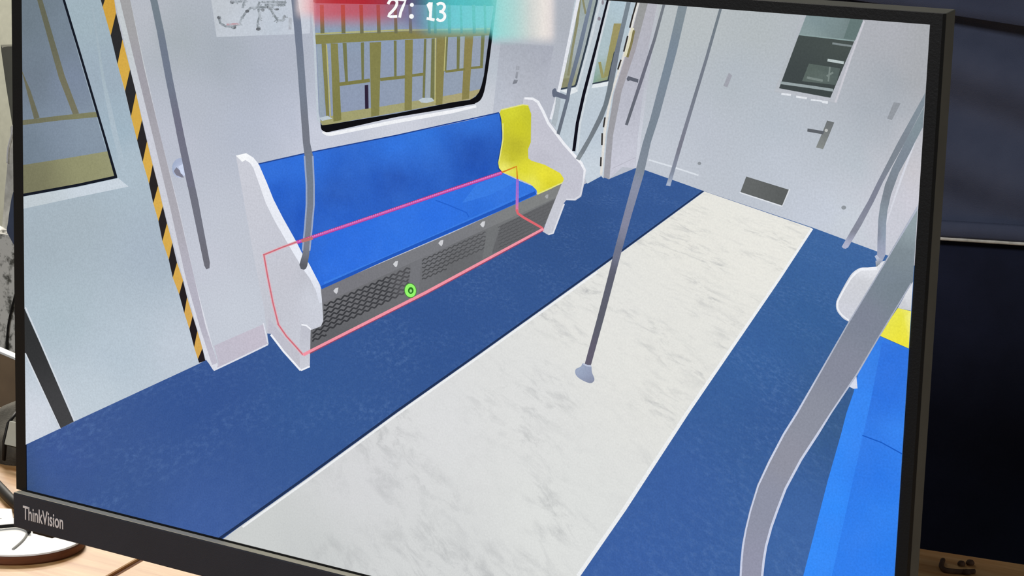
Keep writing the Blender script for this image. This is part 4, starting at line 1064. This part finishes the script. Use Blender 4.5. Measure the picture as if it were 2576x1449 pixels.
for sx_, sg in ((XA - 0.005, -1), (XB + 0.005, 1)):
    pts = [(sx_ - sg * 0.03, -0.40, ZJ), (sx_ + sg * 0.035, -0.25, ZJ - 0.01), (sx_ + sg * 0.055, -0.05, ZJ - 0.01), (sx_ + sg * 0.055, 0.12, ZJ - 0.015), (sx_ + sg * 0.05, 0.24, ZJ - 0.01)]
    pts = [W(q) for q in smooth_line(pts, 6)]
    n_ = len(pts)
    obj('sleeve', tube(pts, [0.062 - 0.018 * k / n_ + 0.003 * math.sin(k * 1.3) for k in range(n_)], 20), M['navy'], jk, smooth=True)

# ================================================================ THINGS SEEN PAST THE LEFT EDGE
def lz(u, v, z): return onz(u, v, z)
# grey chair with draped clothes
Z1 = 1.30
c = root('chair', W((lz(60, 300, Z1).x, 1.02, Z1)), 'grey chair with a tapered backrest seen past the left edge of the monitor', 'chair')
bm = bmesh.new()
o_ = smooth_line([(3, 128), (6, 121), (20, 117), (90, 116), (180, 119), (190, 128), (165, 330), (120, 420), (60, 420), (32, 320)], 2, True)
pa = [W(lz(u, v, Z1)) for u, v in o_]
prism(bm, pa, [q + Vector((0.01, 0.03, 0)) for q in pa])
obj('backrest', bm, M['chair_grey'], c)
q0, q1 = W(lz(45, 400, Z1)), W(lz(45, 700, Z1))
obj('back_post', box(q0.x - .015, q0.x + .015, q0.y + .005, q0.y + .03, 0.40, q0.z + .02), M['chair_grey'], c)
sx = q0.x + 0.12
obj('seat', bevel(box(sx - 0.22, sx + 0.22, q0.y + .01, q0.y + .42, 0.40, 0.45), 0.015, 3), M['chair_grey'], c)
for dx in (-.19, .17):
    for dy in (.03, .36):
        obj('leg', box(sx + dx, sx + dx + .025, q0.y + dy, q0.y + dy + .025, 0, 0.40), M['metal'], c)

def slab(name, outline, z, thick, mat, parent, label=None, wob=0.0):
    bm = bmesh.new()
    pa = [W(lz(u, v, z)) for u, v in outline]
    prism(bm, pa, [q + Vector((0.0, thick, 0)) for q in pa])
    bmesh.ops.recalc_face_normals(bm, faces=bm.faces)
    return obj(name, bm, mat, parent, label)
Z2 = 1.22
j2 = root('jacket', W(lz(30, 600, Z2)), 'pale grey speckled jacket draped on the chair at the left edge', 'jacket')
slab('body', smooth_line([(34, 312), (27, 345), (19, 375), (18, 420), (13, 470), (8, 540), (2, 600), (-4, 660), (150, 660), (172, 480), (120, 330)], 3, True), Z2, 0.02, M['pale_cloth'], j2)
obj('trim', tube([W(lz(u, v, Z2 - 0.004)) for u, v in smooth_line([(35, 310), (27, 345), (19.5, 375), (18, 410)], 5)], 0.0011, 8), M['white_edge'], j2, 'white trim of the jacket', smooth=True)
slab('skirt', smooth_line([(-60, 585), (0, 588), (40, 596), (150, 625), (165, 760), (150, 868), (0, 885), (-60, 880)], 3, True), Z2 - 0.03, 0.02, M['speckle'], j2, 'speckled grey part of the jacket')
obj('cord', tube([W(lz(u, v, Z2 - 0.033)) for u, v in smooth_line([(39, 740), (30, 775), (22, 812), (18, 850), (17, 880)], 5)], 0.0016, 8), M['rubber'], j2, 'dark cord of the jacket', smooth=True)
pb = slab('lining', smooth_line([(50, 470), (33, 484), (24, 530), (20, 560), (17, 580), (24, 596), (40, 620), (60, 600), (62, 520)], 3, True), 1.16, 0.03, M['blue_slate'], j2, 'dark blue cloth hanging from the jacket')

# brown cabinet with a white top edge
Z3 = 0.80
k0, k1 = W(lz(0, 884, Z3)), W(lz(45, 903, Z3))
cb = root('desk_divider', (k1.x, k1.y, 0), 'low brown desk divider panel with a white top edge behind the desk at the left', 'divider')
dv = (k1 - k0).normalized()
ca, cb_ = k0 - dv * 0.25, k0 + dv * 0.16
back = Vector((-dv.y, dv.x, 0)).normalized() * 0.011
def slope_box(z_lo, drop):
    bm = bmesh.new()
    top = [ca, cb_, cb_ + back, ca + back]
    prism(bm, [(q.x, q.y, z_lo if z_lo == 0 else q.z - drop - z_lo) for q in top], [(q.x, q.y, q.z - drop) for q in top])
    bmesh.ops.recalc_face_normals(bm, faces=bm.faces)
    return bm
obj('panel', slope_box(0, 0.0025), M['cab_brown'], cb)
obj('top_edge', slope_box(0.0025, 0.0), M['white_edge'], cb, 'white top edge')

# grey bag on the desk
bg = root('bag', dp(20, 1150), 'grey cloth bag lying on the desk at the left edge of the picture', 'bag')
f0, f1 = dp(-60, 1150), dp(80, 1182)
fx = (f1 - f0).normalized()
fy = Vector((-fx.y, fx.x, 0))
def bagp(s, t, h):
    return f0 + fx * (s * (f1 - f0).length) + fy * t + Vector((0, 0, h))
bm = bmesh.new()
N = 14
rings = []
for i in range(N + 1):
    s = i / N
    pr = []
    for k in range(12):
        a = math.pi * k / 11
        hh = 0.040 * (math.sin(a) ** 0.5) * (0.9 + 0.1 * math.sin(7 * s + 2))
        tt = 0.055 - 0.055 * math.cos(a)
        pr.append(bm.verts.new(bagp(s, tt + 0.003 * math.sin(9 * s), hh)))
    rings.append(pr)
for A, B in zip(rings, rings[1:]):
    for k in range(11): bm.faces.new((A[k], A[k + 1], B[k + 1], B[k]))
    bm.faces.new((A[0], B[0], B[11], A[11]))
bm.faces.new(rings[0]); bm.faces.new(list(reversed(rings[-1])))
obj('body', bm, M['bag'], bg, smooth=True)
q = [W(onz(u, v, 0.27)) for u, v in ((24, 1052), (42, 1056), (42, 1108), (24, 1112))]
bm = bmesh.new()
off = (bagp(0.6, -0.004, 0) - q[0]); 
base = bagp(0.58, 0, 0)
pp = [base + fx * s + Vector((0, 0, h)) + fy * t for s, h, t in ((0.0, 0.036, 0.004), (0.02, 0.036, 0.004), (0.02, 0.018, -0.002), (0.0, 0.018, -0.002))]
prism(bm, pp, [p - fy * 0.002 for p in pp])
bmesh.ops.recalc_face_normals(bm, faces=bm.faces)
obj('patch', bm, M['bag_pale'], bg, 'pale patch on the bag')
obj('strap', tube([bagp(0.56, 0.012, 0.042), bagp(0.555, 0.002, 0.034), bagp(0.555, -0.003, 0.02), bagp(0.55, -0.003, 0.004)], 0.0014, 8), M['rubber'], bg, 'dark strap', smooth=True)
